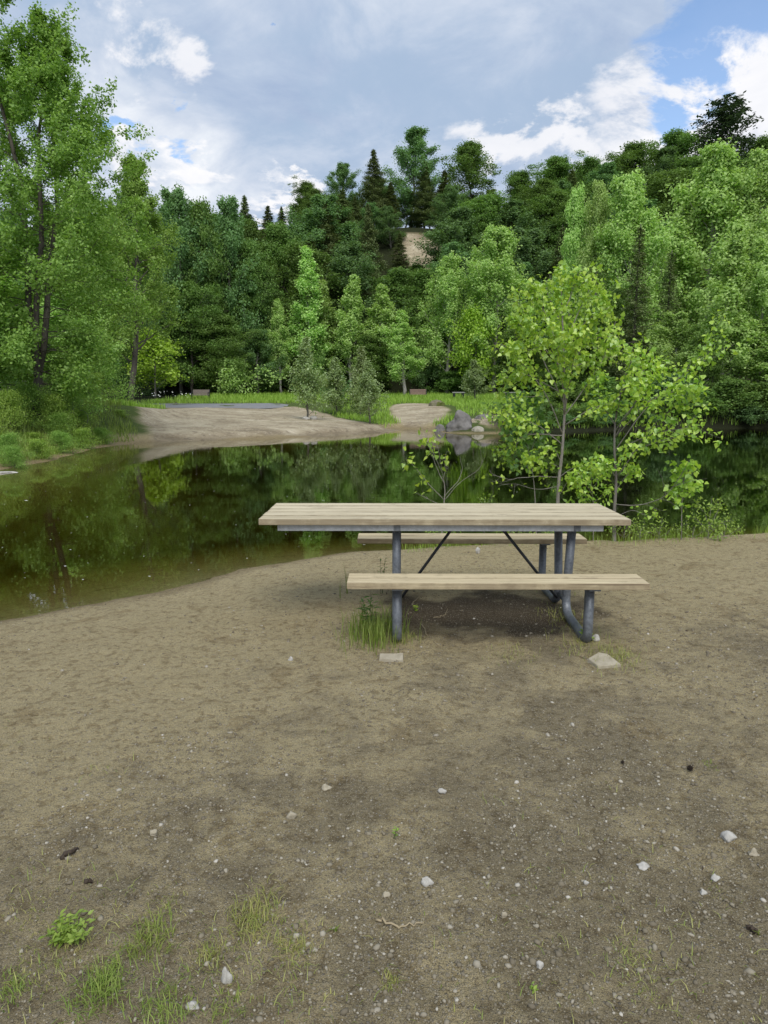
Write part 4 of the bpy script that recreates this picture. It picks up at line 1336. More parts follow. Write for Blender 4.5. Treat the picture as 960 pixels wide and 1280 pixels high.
A = A * np.stack([rs.uniform(.8, 1.35, n), rs.uniform(.7, 1.1, n), rs.uniform(.45, .85, n)], 1)[:, None, :]
an = rs.uniform(0, 6.28, n)
ca, sa = np.cos(an)[:, None], np.sin(an)[:, None]
A = np.stack([A[..., 0] * ca - A[..., 1] * sa, A[..., 0] * sa + A[..., 1] * ca, A[..., 2]], -1)
A = A * s[:, None, None] + np.stack([X, Y, z + s * 0.12], 1)[:, None, :]
F = (np.arange(n)[:, None, None] * 12 + ico_f[None]).reshape(-1, 3)
tag(link('gravel', make_mesh('gravel', A.reshape(-1, 3), tris=F, smooth=True, mats=M['pebble'], attrs=dict(rnd=np.repeat(rs.random(n) ** 2.0, 12)))),
    'fine mixed gravel strewn over the bare soil', 'gravel', kind='stuff')

# dark leaf litter and rotten bits, thickest by the shore and under the table
rs = np.random.default_rng(91)
N = 5200
Y = 1.3 + 6.5 * rs.random(N); X = rs.uniform(-0.62, 0.62, N) * (Y + 0.4)
z, sd = height(X, Y)
cl = sstep(fbm(X, Y, 1.6, 4), 0.12, 0.24)
ok = (sd > 0.03) & (rs.random(N) < np.clip(0.012 + 0.8 * cl * np.where(sd < 2.5, 1, 0.35) + 0.5 * (sd < 0.25) + 0.25 * (np.hypot(X - .7, Y - 4.9) < 0.8), 0, 1))
P = np.stack([X, Y, z + 0.003], 1)[ok]
sz = np.exp(rs.normal(math.log(0.011), 0.5, len(P)))
V, q, r = leaf_quads(P, rs.normal(size=P.shape) * 0.35 + [0, 0, 1], rs.normal(size=P.shape) * [1, 1, .2], sz, sz * rs.uniform(.2, .6, len(P)), rs)
tag(link('leaf_litter', make_mesh('leaf_litter', V, quads=q, attrs=dict(rnd=r), mats=M['dry'])), 'dark leaf litter and bark crumbs on the soil', 'litter', kind='stuff')

# ------------------------------------------------------------------ twigs, cones and debris on the near ground
def twig(px_pts, rad, mat, label, cat='twig', name='twig', lift=0.006, group=None):
    P = np.array([on_ground(*q) for q in px_pts]); P[:, 2] += lift
    P = spline(P, 14); P[1:-1] += np.random.default_rng(int(px_pts[0][0])).normal(size=(12, 3)) * 0.004
    o0 = P[0].copy()
    m = MB(); m.tube(P - o0, np.linspace(rad, rad * 0.5, 14), 6)
    o = m.build(name, mat, None, True, loc=o0)
    return tag(o, label, cat, group)


twig([(527, 782), (535, 795), (549, 808)], 0.004, M['straw'], 'thin reddish twig on the dark soil under the table')
twig([(542, 773), (556, 770), (559, 762)], 0.003, M['straw'], 'short curved twig under the middle of the near bench')
twig([(515, 757), (528, 742)], 0.003, M['straw'], 'straight pale twig right of the left table leg')
twig([(470, 1152), (500, 1160), (530, 1158)], 0.004, M['straw'], 'pale dry twig right of the grass tufts at the bottom')
twig([(78, 1075), (88, 1069), (98, 1063)], 0.010, M['dry'], 'dark rotten bark piece on the left of the near ground', 'bark', 'bark_piece')
twig([(106, 1105), (116, 1104)], 0.006, M['dry'], 'short dark bark chip above the left weed rosette', 'bark', 'bark_piece')
twig([(935, 1163), (945, 1168)], 0.007, M['dry'], 'short dark bark chip at the right edge', 'bark', 'bark_piece')


def cone(px, py, size, label):
    p = on_ground(px, py)
    rs_ = np.random.default_rng(int(px))
    m = MB()
    for k in range(34):
        a = k * 2.4; zz = (k / 34.0)
        r_ = size * (0.25 + 0.75 * math.sin(math.pi * min(zz * 0.85 + 0.15, 1)))
        d = np.array([math.cos(a), math.sin(a), 0.35]); b = np.array([-math.sin(a), math.cos(a), 0])
        o_ = np.array([0, 0, zz * size * 1.6])
        V = [o_, o_ + d * r_ * 0.6 + b * r_ * 0.3, o_ + d * r_ + [0, 0, 0.15 * size], o_ + d * r_ * 0.6 - b * r_ * 0.3, o_ + d * r_ * 0.55 + [0, 0, -0.18 * size]]
        m.add(V, [(0, 1, 2), (0, 2, 3), (0, 4, 1), (1, 4, 2), (2, 4, 3), (3, 4, 0)])
    o = m.build('seed_head', M['dry'], None, False, loc=(p[0], p[1], p[2] + size * 0.7))
    o.rotation_euler = (1.2, 0.4, 0.6)
    return tag(o, label, 'seed head')


cone(858, 964, 0.016, 'dark brown dry seed head lying at the right of the near ground')
cone(776, 955, 0.009, 'small dark dry seed head left of the bigger one')

# ------------------------------------------------------------------ grass tufts and weeds near the camera
def tuft(px, py, wpx, hpx, n, label, mat='drygrass', seed=0, bw=0.0026, name='grass_tuft', group='grass tufts on the bare ground', lean=0.8):
    p = on_ground(px, py)
    zc = p[1] * cp + (CAM_H - p[2]) * sp
    k = zc / FPX
    rs_ = np.random.default_rng(seed + int(px * 7 + py))
    if n >= 20: n = int(n * 2.2)
    q = rs_.normal(size=(n, 2)) * [wpx * k * 0.28, wpx * k * 0.42] * (0.12 if n < 20 else 1)
    P = np.column_stack([q, np.zeros(n)])
    z, _ = height(P[:, 0] + p[0], P[:, 1] + p[1])
    P[:, 2] = z - p[2] - 0.004
    h = hpx * k * rs_.uniform(0.25, 0.85, n) * (1 if 'stalk' in name or py < 900 else 0.62)
    me_ = blades(name, P, h, np.full(n, bw) * rs_.uniform(.7, 1.4, n), rs_, M[mat], lean=lean)
    return tag(link(name, me_, None, tuple(p)), label, 'grass tuft', group)


rs = np.random.default_rng(57)
N = 14000
Y = rs.uniform(1.35, 3.2, N); X = rs.uniform(-0.62, 0.62, N) * (Y + 0.2)
pz = sstep(fbm(X, Y, 1.7, 4), -0.02, 0.2) * np.clip(1.35 - Y * 0.45, 0.04, 1) * np.where(X < -0.15, 1, 0.28)
ok = rs.random(N) < pz
z, sd = height(X, Y)
P = np.stack([X, Y, z - 0.003], 1)[ok]
tag(link('sparse_grass', blades('sparse_grass', P, rs.uniform(0.010, 0.038, len(P)), rs.uniform(0.0018, 0.0036, len(P)), rs, M['drygrass'], lean=0.9)), 'thin short grass coming through the near soil', 'grass', kind='stuff')
tuft(70, 1190, 80, 20, 110, 'thin grass around the weed rosette at the lower left', seed=1)
tuft(125, 1240, 55, 46, 190, 'thickest green grass tuft at the lower left below the rosette', 'tuft', 2)
tuft(185, 1180, 50, 42, 110, 'upright green grass tuft right of the weed rosette', 'tuft', 3)
tuft(200, 1140, 60, 18, 70, 'short yellowish grass tuft above the upright one', seed=4)
tuft(318, 1150, 60, 40, 150, 'dry mixed grass tuft left of centre', seed=5)
tuft(262, 1198, 36, 24, 70, 'small dry grass tuft between two larger tufts', seed=6)
tuft(368, 1188, 44, 26, 80, 'dry grass tuft right of the mixed one', seed=7)
tuft(420, 1165, 16, 24, 16, 'slim green grass sprig near the bottom centre', 'tuft', 8)
tuft(205, 1265, 70, 36, 150, 'green grass tuft at the bottom edge', 'tuft', 9)
tuft(285, 1265, 50, 30, 60, 'sparse grass tuft at the bottom edge beside the chalky stone', 'tuft', 10)
tuft(30, 1150, 70, 16, 60, 'short grass at the left edge above the rosette', seed=11)
tuft(12, 1240, 40, 30, 60, 'grass tuft cut by the left edge near the bottom', 'tuft', 12)
tuft(487, 1230, 22, 22, 34, 'small yellow grass tuft at the bottom centre', seed=13)
tuft(792, 1198, 50, 20, 60, 'faint grass tuft at the lower right', seed=14)
tuft(810, 1240, 60, 16, 60, 'faint grass at the bottom right', seed=15)
tuft(895, 1118, 24, 10, 30, 'tiny grass tuft near the cracked white stone', seed=16)
tuft(948, 1170, 10, 20, 12, 'green grass sprig at the right edge', 'tuft', 17)
tuft(886, 957, 18, 10, 26, 'tiny green tuft beside the dark seed head', 'tuft', 18)
tuft(468, 796, 66, 52, 240, 'tall green grass clump around the left front table leg', 'tuft', 19, 0.004, lean=0.35)
tuft(505, 800, 40, 20, 60, 'short grass right of the left front table leg', seed=20)
tuft(740, 812, 90, 18, 130, 'short grass around the right front table leg', seed=21)
tuft(775, 822, 44, 14, 80, 'mossy short grass behind the squarish slab', seed=22)
tuft(700, 772, 50, 16, 70, 'short grass beside the bent right table leg', seed=23)
tuft(640, 818, 60, 12, 50, 'sparse short grass before the bench', seed=24)
tuft(690, 745, 60, 8, 30, 'low grass between the right table legs', seed=26)

def leafy_plant(name, px, py, stems, leaves, lsize, mat, label, cat='weed', seed=0, spread=0.3, hpx=20, wid=0.45, stemmat='weed', group=None, up=0.4):
    """upright little plant: stems with pointed leaves"""
    p = on_ground(px, py)
    zc = p[1] * cp + (CAM_H - p[2]) * sp
    k = zc / FPX
    rs_ = np.random.default_rng(seed + int(px))
    root_ = empty(name, tuple(p))
    tag(root_, label, cat, group)
    m = MB(); P = []; D = []
    for s_ in range(stems):
        a = rs_.uniform(0, 6.28); h = hpx * k * rs_.uniform(0.55, 1.0)
        tip = np.array([math.cos(a) * spread * h, math.sin(a) * spread * h, h])
        b0 = np.array([math.cos(a), math.sin(a), 0]) * h * 0.05
        pts = spline([b0, b0 + tip * [0.35, 0.35, 0.5], tip], 8)
        m.tube(pts, np.linspace(0.0022, 0.001, 8), 5)
        for j in range(leaves):
            t_ = (j + rs_.random()) / leaves * 0.9 + 0.1
            q = np.array([np.interp(t_, np.linspace(0, 1, 8), pts[:, c_]) for c_ in range(3)])
            a2 = j * 2.4 + rs_.normal() * 0.4
            d = np.array([math.cos(a2), math.sin(a2), up + rs_.normal() * 0.25])
            d /= np.linalg.norm(d)
            L = lsize * rs_.uniform(0.7, 1.2)
            P.append(q + d * L * 0.55); D.append(d * L)
    P = np.array(P); D = np.array(D); L = np.linalg.norm(D, axis=1)
    N = np.array([0, 0, 1.0]) + rs_.normal(size=P.shape) * 0.3
    V, q, r = folded_leaves(P - D / 2, D, N, L, wid, rs_)
    m.build('stem', M['straw'] if stemmat == 'straw' else M['stem'], root_, True)
    link('leaves', make_mesh('leaves', V, polys=None, quads=q[0], tris=q[1], attrs=dict(rnd=r), mats=M[mat], smooth=False), root_)
    return root_


def folded_leaves(B, D, N, L, wid, rs_, heart=False):
    """leaf blades folded along the midrib: base B, direction D, normal N"""
    n = len(B)
    D = unit(D); N = unit(N - D * np.sum(N * D, 1, keepdims=True)); S = np.cross(D, N)
    L = L[:, None]
    W = L * wid
    dn = N * L * 0.07
    if heart:
        pts = [(0.02, 0, 0), (-0.04, .30, 1), (.20, .52, 1), (.52, .36, 1), (1.0, 0, -1.2), (.52, -.36, 1), (.20, -.52, 1), (-0.04, -.30, 1), (.42, 0, 0)]
        qi = [(0, 1, 2, 8), (0, 8, 6, 7), (8, 2, 3, 4), (8, 4, 5, 6)]; ti = []
    else:
        pts = [(0, 0, 0), (.22, .40, .8), (.5, .5, 1), (1.0, 0, -1.5), (.5, -.5, 1), (.22, -.40, .8), (.5, 0, 0)]
        qi = [(0, 1, 2, 6), (0, 6, 4, 5)]; ti = [(6, 2, 3), (6, 3, 4)]
    V = np.stack([B + D * L * a + S * W * b + dn * c_ for a, b, c_ in pts], 1)
    m_ = len(pts)
    k = np.arange(n)[:, None, None] * m_
    q = (k + np.array(qi)[None]).reshape(-1, 4)
    t_ = (k + np.array(ti)[None]).reshape(-1, 3) if ti else None
    return V.reshape(-1, 3), (q, t_), np.repeat(rs_.random(n), m_)


M['stem'] = mat_plain('green_stem', (0.14, 0.17, 0.06), 0.7, 0.3, 40)
leafy_plant('weed_rosette', 85, 1180, 34, 9, 0.021, 'weed', 'bright green leafy weed rosette at the lower left', 'weed', 1, 1.5, 20, 0.5)
leafy_plant('weed', 492, 1050, 2, 5, 0.018, 'weed', 'tiny green seedling in the middle of the near ground', 'weed', 2, 0.3, 18)
leafy_plant('weed', 730, 802, 3, 5, 0.055, 'weed', 'bright broad-leaved weed beside the right front table leg', 'weed', 3, 0.35, 26, 0.40)
leafy_plant('weed', 476, 742, 3, 12, 0.035, 'vine', 'dark leggy weed growing up past the left end of the bench', 'weed', 4, 0.12, 52, 0.32)
leafy_plant('weed', 462, 792, 5, 14, 0.06, 'vine', 'dark leafy weed in the grass clump by the left table leg', 'weed', 5, 0.18, 56, 0.22)
leafy_plant('weed', 668, 1240, 3, 4, 0.014, 'weed', 'tiny green seedling at the bottom right of centre', 'weed', 6, 0.8, 8)
leafy_plant('weed', 518, 764, 4, 5, 0.022, 'lime', 'small yellow weed right of the left table leg', 'weed', 7, 0.6, 10)
tuft(434, 742, 14, 58, 12, 'tall thin grass stalks left of the near bench', 'tuft', 30, 0.003, 'grass_stalks', lean=0.08)
tuft(425, 748, 12, 40, 6, 'short thin grass stalks left of the tall stalks', 'tuft', 31, 0.0025, 'grass_stalks', lean=0.08)

# ------------------------------------------------------------------ young cottonwood saplings on the near bank
def sapling(label, base_px, Y0, trunk_px, r0, branches, leaf_n, lsize, mat, seed, leaf_from=0.25, name='cottonwood_sapling', cat='sapling', heart=True, spread=0.05, twigs=True, group='saplings on the near bank', bark='twig', extra=None):
    """trunk and branches given as image points with their own depth offsets (metres)"""
    rs_ = np.random.default_rng(seed)
    b = at_y(*base_px, Y0)
    g0 = gz(b[0], Y0)
    root_ = empty(name, (b[0], Y0, g0))
    tag(root_, label, cat, group)
    off = np.array([b[0], Y0, g0])
    T = np.array([at_y(x, y, Y0 + d) for x, y, d in trunk_px])
    T = np.vstack([[b[0], Y0, g0 - 0.05], T])
    tp = spline(T, 30)
    m = MB()
    rad = np.linspace(r0, r0 * 0.15, 30); rad[:3] *= [1.35, 1.15, 1.05]
    m.tube(tp - off, rad, 9)
    lines = []
    for br in branches:
        pts = br['p']; d0 = br.get('d', rs_.normal() * 0.35)
        n_ = len(pts)
        Pb = np.array([at_y(x, y, Y0 + d0 * (i / (n_ - 1))) for i, (x, y) in enumerate(pts)])
        # start on the trunk if near it
        j = np.argmin(np.linalg.norm(tp - Pb[0], axis=1))
        if np.linalg.norm(tp[j] - Pb[0]) < 0.35: Pb[0] = tp[j]
        L = spline(Pb, 14)
        L[2:-1] += np.cumsum(rs_.normal(size=(11, 3)), 0) * 0.004
        rr_ = br.get('r', r0 * 0.32)
        m.tube(L - off, np.linspace(rr_, rr_ * 0.28, 14), 6)
        lines.append((L, br.get('lv', 1.0), br.get('from', leaf_from)))
        if br.get('tw', 1) and twigs:
            for k in range(br.get('tw', 4)):
                a = rs_.uniform(0.3, 0.95)
                i = int(a * 13)
                d = unit(L[min(i + 1, 13)] - L[max(i - 1, 0)]) + rs_.normal(size=3) * 0.7
                ln = np.linalg.norm(L[-1] - L[0]) * rs_.uniform(0.15, 0.4)
                q = L[i] + unit(d) * ln
                tl = spline([L[i], (L[i] + q) / 2 + rs_.normal(size=3) * 0.02 + [0, 0, -0.01], q], 7)
                m.tube(tl - off, np.linspace(rr_ * 0.4, rr_ * 0.15, 7), 5)
                lines.append((tl, br.get('lv', 1.0) * 0.6, 0.2))
    if extra:
        lines.append((tp[int(30 * extra):], 1.0, 0.0))
    # leaves
    wts = np.array([np.linalg.norm(np.diff(L, axis=0), axis=1).sum() * lv for L, lv, f in lines]); wts /= wts.sum()
    pick = rs_.choice(len(lines), leaf_n, p=wts)
    B = []; 
    for i in pick:
        L, lv, f = lines[i]
        a = f + (1 - f) * rs_.random() ** 0.8
        x = a * (len(L) - 1); j = min(int(x), len(L) - 2); t_ = x - j
        B.append(L[j] * (1 - t_) + L[j + 1] * t_)
    B = np.array(B)
    pet = rs_.normal(size=B.shape) * spread
    pb = B + pet
    D = rs_.normal(size=B.shape) * 0.8 + pet / spread * 0.4 + np.array([0, 0, -0.55])
    N = rs_.normal(size=B.shape) * 0.75 + np.array([0.1, -0.45, 0.75])
    L_ = lsize * np.clip(rs_.normal(1, 0.2, len(B)), 0.5, 1.3)
    V, q, r = folded_leaves(pb - off, D, N, L_, 0.92 if heart else 0.5, rs_, heart)
    m.build('trunk', M[bark], root_, True)
    link('leaves', make_mesh('leaves', V, quads=q[0], tris=q[1], attrs=dict(rnd=r), mats=M[mat]), root_)
    # petioles
    return root_


B = lambda *p, **k: dict(p=p, **k)
sapling('taller young cottonwood behind the table, dense yellow green leaves', (697, 668), 7.75,
        [(698, 610, 0), (703, 560, 0.02), (706, 500, 0.0), (704, 430, -0.05), (702, 370, -0.05), (700, 332, -0.05)], 0.022,
        [B((703, 560), (672, 530), (648, 520), (630, 522), d=-0.2), B((703, 540), (680, 490), (650, 450), (626, 430), d=-0.3),
         B((704, 520), (735, 480), (758, 440), (770, 400), d=0.3), B((705, 500), (675, 440), (655, 410), (640, 395), d=0.3),
         B((705, 480), (730, 430), (748, 390), (758, 370), d=-0.35), B((704, 450), (685, 400), (672, 372), (662, 358), d=-0.2),
         B((704, 440), (720, 395), (732, 365), (740, 350), d=0.25), B((703, 410), (690, 375), (684, 350), d=0.1),
         B((703, 390), (715, 362), (722, 340), d=-0.1), B((704, 530), (740, 510), (770, 500), (790, 470), d=-0.4),
         B((704, 550), (660, 545), (635, 560), (625, 575), d=0.3, lv=.7), B((704, 470), (740, 450), (775, 430), d=0.5),
         B((704, 500), (660, 470), (640, 470), (628, 480), d=0.45), B((704, 460), (670, 420), (650, 380), d=-0.45),
         B((704, 430), (735, 400), (765, 385), d=-0.5), B((704, 520), (700, 460), (690, 400), d=-0.5), B((704, 520), (715, 460), (725, 410), d=-0.55),
         B((704, 490), (700, 430), (706, 380), d=0.4), B((703, 575), (690, 560), (670, 575), (650, 570), d=-0.1, lv=0.8, r=0.004), B((701, 600), (715, 585), (730, 580), (748, 585), d=0.2, lv=0.8, r=0.004),
         B((702, 585), (690, 580), (678, 592), (668, 588), d=0.3, lv=0.8, r=0.003), B((700, 615), (712, 600), (722, 604), d=-0.2, lv=0.9, r=0.003),
         B((701, 600), (665, 596), (640, 600), (615, 592), d=-0.2, lv=0.05, r=0.0045), B((701, 606), (670, 612), (645, 606), (622, 608), d=0.2, lv=0.05, r=0.004)],
        5200, 0.042, 'sapling', 301, extra=0.55, spread=0.042)
sapling('second young cottonwood leaning right with grey bare trunk', (768, 676), 7.55,
        [(768, 640, 0), (770, 600, 0), (768, 560, 0), (770, 520, 0.0), (778, 480, 0.05), (790, 450, 0.05)], 0.021,
        [B((770, 600), (790, 570), (810, 540), (835, 515), (855, 495), d=-0.2), B((769, 560), (800, 520), (830, 490), (860, 465), (886, 443), d=0.1, r=0.007),
         B((769, 540), (795, 500), (815, 470), (835, 455), d=0.35), B((770, 520), (780, 480), (790, 450), (800, 438), d=-0.2),
         B((770, 530), (750, 500), (745, 475), d=0.2), B((769, 560), (810, 545), (850, 535), (878, 530), d=-0.3), B((775, 490), (800, 470), (812, 450), d=0.2),
         B((769, 580), (800, 560), (840, 548), (872, 545), d=0.25, lv=.7),
         B((770, 545), (812, 500), (850, 485), (880, 485), d=-0.45), B((770, 550), (790, 510), (800, 480), d=-0.4),
         B((770, 628), (800, 632), (830, 622), (852, 596), (862, 575), d=-0.35, lv=0.08, r=0.006), B((832, 620), (828, 600), (821, 585), d=0, lv=0.02, r=0.003, tw=0),
         B((769, 645), (790, 640), (815, 652), (820, 634), d=0.1, lv=0.25, r=0.004), B((769, 600), (760, 580), (748, 572), d=-0.2, lv=.9), B((769, 610), (785, 590), (800, 588), d=0.2, lv=.9, r=0.004), B((769, 590), (782, 570), (790, 560), d=-0.2, lv=.9, r=0.004)],
        1850, 0.045, 'sapling', 302, spread=0.045, bark='bark_grey')
sapling('twiggy low sapling with one leaf cluster and bare branches left of the others', (551, 655), 7.9,
        [(555, 630, 0), (556, 610, 0), (553, 592, 0)], 0.010,
        [B((555, 625), (540, 608), (522, 585), (508, 572), d=-0.1, lv=0.8, r=0.005, tw=2), B((554, 605), (545, 580), (538, 560), (530, 545), d=0.15, lv=1.6, r=0.0045, tw=3),
         B((553, 600), (556, 580), (562, 565), d=-0.1, lv=1.2, r=0.004, tw=2), B((555, 625), (575, 605), (598, 588), (606, 572), d=-0.1, lv=0.0, r=0.0045, tw=2),
         B((556, 620), (572, 600), (578, 585), (575, 570), d=0.2, lv=0.02, r=0.004, tw=1), B((553, 632), (535, 622), (520, 615), d=-0.2, lv=0.03, r=0.0045, tw=2),
         B((538, 560), (528, 535), (520, 520), d=0.1, lv=0.0, r=0.0025, tw=1), B((545, 575), (546, 545), (548, 525), d=0.1, lv=0.0, r=0.0025, tw=1)],
        64, 0.056, 'sapling', 303, spread=0.045, leaf_from=0.3)
sapling('small upright sapling at the water edge right of the leaning one', (852, 678), 7.55,
        [(852, 650, 0), (853, 620, 0), (856, 590, 0), (858, 576, 0)], 0.006,
        [B((852, 640), (846, 620), (842, 606), d=0.1, r=0.003, tw=1), B((853, 625), (865, 610), (874, 604), d=-0.1, r=0.003, tw=1), B((854, 610), (848, 595), (850, 585), d=0.1, r=0.003, tw=1),
         B((855, 600), (862, 588), (866, 580), d=-0.1, r=0.003, tw=1)], 280, 0.050, 'sapling', 304, extra=0.3, spread=0.035)
sapling('bushy young plant at the crest right of the upright sapling', (884, 682), 7.55,
        [(886, 660, 0), (888, 640, 0), (890, 620, 0)], 0.005,
        [B((885, 670), (900, 655), (916, 650), d=-0.1, r=0.003, tw=2), B((885, 665), (872, 650), (866, 640), d=0.1, r=0.003, tw=2), B((886, 660), (896, 640), (898, 628), d=0.1, r=0.003, tw=2),
         B((886, 655), (880, 638), (872, 625), d=0.1, r=0.003, tw=2), B((884, 675), (900, 670), (912, 664), d=-0.2, r=0.003, tw=2)], 300, 0.036, 'weed', 305, extra=0.3, spread=0.03, heart=False)
sapling('leafy shrub between the two cottonwood trunks', (742, 668), 7.7,
        [(742, 640, 0), (740, 610, 0), (738, 580, 0)], 0.006,
        [B((742, 640), (725, 620), (716, 606), d=0.1, r=0.003, tw=2), B((741, 620), (728, 600), (722, 590), d=-0.1, r=0.003, tw=2), B((740, 610), (752, 592), (756, 580), d=0.1, r=0.003, tw=2),
         B((741, 630), (756, 615), (764, 606), d=-0.1, r=0.003, tw=2), B((742, 650), (722, 636), (712, 632), d=0.1, r=0.003, tw=2)], 400, 0.048, 'sapling', 306, extra=0.2, spread=0.04, heart=False)
sapling('dark green creeper hanging left of the taller cottonwood', (672, 655), 7.95,
        [(668, 610, 0), (660, 560, 0), (650, 520, 0)], 0.007,
        [B((664, 580), (645, 550), (632, 530), d=0.1, r=0.003, tw=4), B((660, 560), (650, 525), (640, 500), d=0.15, r=0.003, tw=4), B((662, 570), (672, 540), (676, 510), d=0.2, r=0.003, tw=4),
         B((655, 540), (665, 515), (668, 495), d=0.2, r=0.003, tw=4), B((666, 590), (650, 575), (640, 570), d=0.0, r=0.003, tw=3)], 560, 0.054, 'vine', 307, extra=0.5, spread=0.06)
sapling('sprig of leaves peeping over the middle of the table', (606, 650), 7.9, [(606, 635, 0), (606, 620, 0)], 0.004,
        [B((606, 635), (600, 626), (597, 622), d=0, r=0.002, tw=1), B((606, 632), (612, 624), (614, 620), d=0, r=0.002, tw=1)], 34, 0.035, 'weed', 308, extra=0.2, spread=0.02, heart=False)
for i, (px, lab) in enumerate([(800, 'low weeds at the foot of the leaning cottonwood'), (824, 'low weeds left of the upright sapling'), (866, 'low weeds at the crest beneath the upright sapling'),
                               (905, 'low weeds thinning out right of the bushy plant'), (780, 'grassy weeds right behind the far bench end'), (640, 'weeds behind the middle of the far bench'),
                               (560, 'weeds behind the left half of the far bench'), (690, 'weeds at the foot of the taller cottonwood')]):
    Yw = 7.55
    p = at_y(px, 676, Yw)
    sapling(lab, (px, 676), Yw, [(px, 668, 0), (px + 1, 658, 0)], 0.003,
            [B((px, 672), (px - 12, 664), (px - 20, 660), d=-.1, r=.002, tw=3), B((px, 672), (px + 12, 664), (px + 18, 658), d=.1, r=.002, tw=3), B((px, 670), (px + 4, 655), (px + 6, 648), d=.1, r=.002, tw=3),
             B((px, 670), (px - 5, 658), (px - 8, 652), d=-.1, r=.002, tw=3)], 150, 0.026, 'weed', 320 + i, name='bank_weed', cat='weed', extra=0.2, spread=0.03, heart=False, group='weeds along the bank crest')
# fine grass along the crest
rs = np.random.default_rng(55)
N = 5200
X = rs.uniform(0.2, 5.0, N); Y = rs.uniform(7.2, 8.3, N)
z, sd = height(X, Y)
ok = (sd > 0.03) & (sd < 0.62 * (0.45 + 0.9 * rs.random(N))) & (rs.random(N) < 0.25 + 1.2 * sstep(fbm(X, Y, 1.4, 3), -0.15, 0.2)) & (rs.random(N) < np.where(X > 3.6, 0.25, 1))
P = np.stack([X, Y, z - 0.005], 1)[ok]
tag(link('crest_grass', blades('crest_grass', P, rs.uniform(0.04, 0.17, len(P)), rs.uniform(0.003, 0.006, len(P)), rs, M['weed'])), 'short grass fringe along the bank above the water', 'grass', kind='stuff')

# ------------------------------------------------------------------ far benches
def bench(px, py, wpx, hpx, label, mat, Yd):
    p = at_y(px, py, Yd); x = p[0]; z = gz(x, Yd)
    k = Yd * cp / FPX
    W = wpx * k; H = 0.9
    r_ = empty('park_bench', (x, Yd, z + 0.0)); tag(r_, label, 'bench', 'park benches in the meadow')
    m = MB()
    for i in range(4): m.box((0, -0.22 + i * 0.125, 0.45), (W, 0.10, 0.035), bev=0.004)
    m.build('seat', mat, r_)
    m = MB()
    for i in range(4): m.box((0, 0.24 + i * 0.02, 0.54 + i * 0.115), (W, 0.035, 0.10), bev=0.004)
    m.build('backrest', mat, r_)
    for s_ in (-1, 1):
        m = MB(); xx = s_ * (W / 2 + 0.02)
        m.tube([(xx, -0.24, 0), (xx, -0.24, 0.66)], 0.03, 8); m.tube([(xx, 0.26, 0), (xx, 0.27, 0.45), (xx, 0.34, 0.95)], 0.03, 8)
        m.tube([(xx, -0.27, 0.66), (xx, 0.29, 0.66)], 0.03, 8); m.tube([(xx, -0.24, 0.43), (xx, 0.27, 0.43)], 0.025, 8)
        m.build('end_frame', M['bench_metal'], r_, True)
    return r_


b1 = bench(251, 503, 20, 16, 'weathered bench standing in tall meadow grass above the beach', M['bench_grey'], 63)
b2 = bench(522.5, 507, 20, 14, 'reddish brown bench on a pale pad at the forest edge', M['bench_wood'], 66)
p = b2.location
m = MB(); m.box((0, 0, 0.03), (2.6, 2.0, 0.14), bev=0.02)
o = m.build('bench_pad', M['concrete'], None, loc=(p[0], p[1] - 0.3, p[2] - 0.05)); tag(o, 'pale flat pad under the reddish brown bench', 'pad')
for px, lab in ((573, 'low dark backless bench with pale top in the meadow, left one of two'), (637, 'low dark backless bench with pale top half hidden behind the taller cottonwood')):
    Yd = 66; pp_ = at_y(px, 500, Yd); z = gz(pp_[0], Yd)
    r_ = empty('backless_bench', (pp_[0], Yd, z)); tag(r_, lab, 'bench', 'backless benches in the meadow')
    m = MB(); m.box((0, 0, 0.62), (1.15, 0.45, 0.09), bev=0.01); m.build('seat', M['bench_top'], r_)
    for s_ in (-1, 1):
        m = MB(); m.box((s_ * 0.4, 0, 0.285), (0.22, 0.38, 0.57), bev=0.01); m.build('leg', M['bench_metal'], r_)

# bent twig hoop on the left bank
p = np.array([*at_y(97, 535, 27)[:2], 0]); p[2] = gz(p[0], 27)
m = MB()
m.tube(spline([(0, 0, -.05), (-.12, 0, .6), (-.1, 0, 1.3), (-.1, .05, 1.9)], 12), np.linspace(.02, .008, 12), 6)
m.tube(spline([(0, 0, .02), (.25, .02, .1), (.40, .04, .35), (.34, .03, .62), (.1, 0, .72)], 14), np.linspace(.018, .008, 14), 6)
tag(m.build('bent_twig', M['bark_grey'], None, True, loc=p), 'bare bent twig loop on the left bank beside the beach', 'twig')
# driftwood sticks lying on the beach edge
for i, (a, b_, lab) in enumerate([((0, 591), (22, 590), 'grey log floating at the far left water edge')]):
    A_ = at_z(*a, WZ + 0.012); B_ = at_z(*b_, WZ + 0.012)
    m = MB(); m.tube(spline([A_ - A_, (B_ - A_) * .5 + [0, .12, -.01], B_ - A_ + [0, 0, -.02]], 10), np.linspace(.03, .018, 10), 7)
    tag(m.build('driftwood_stick', M['driftwood'], None, True, loc=A_), lab, 'stick')

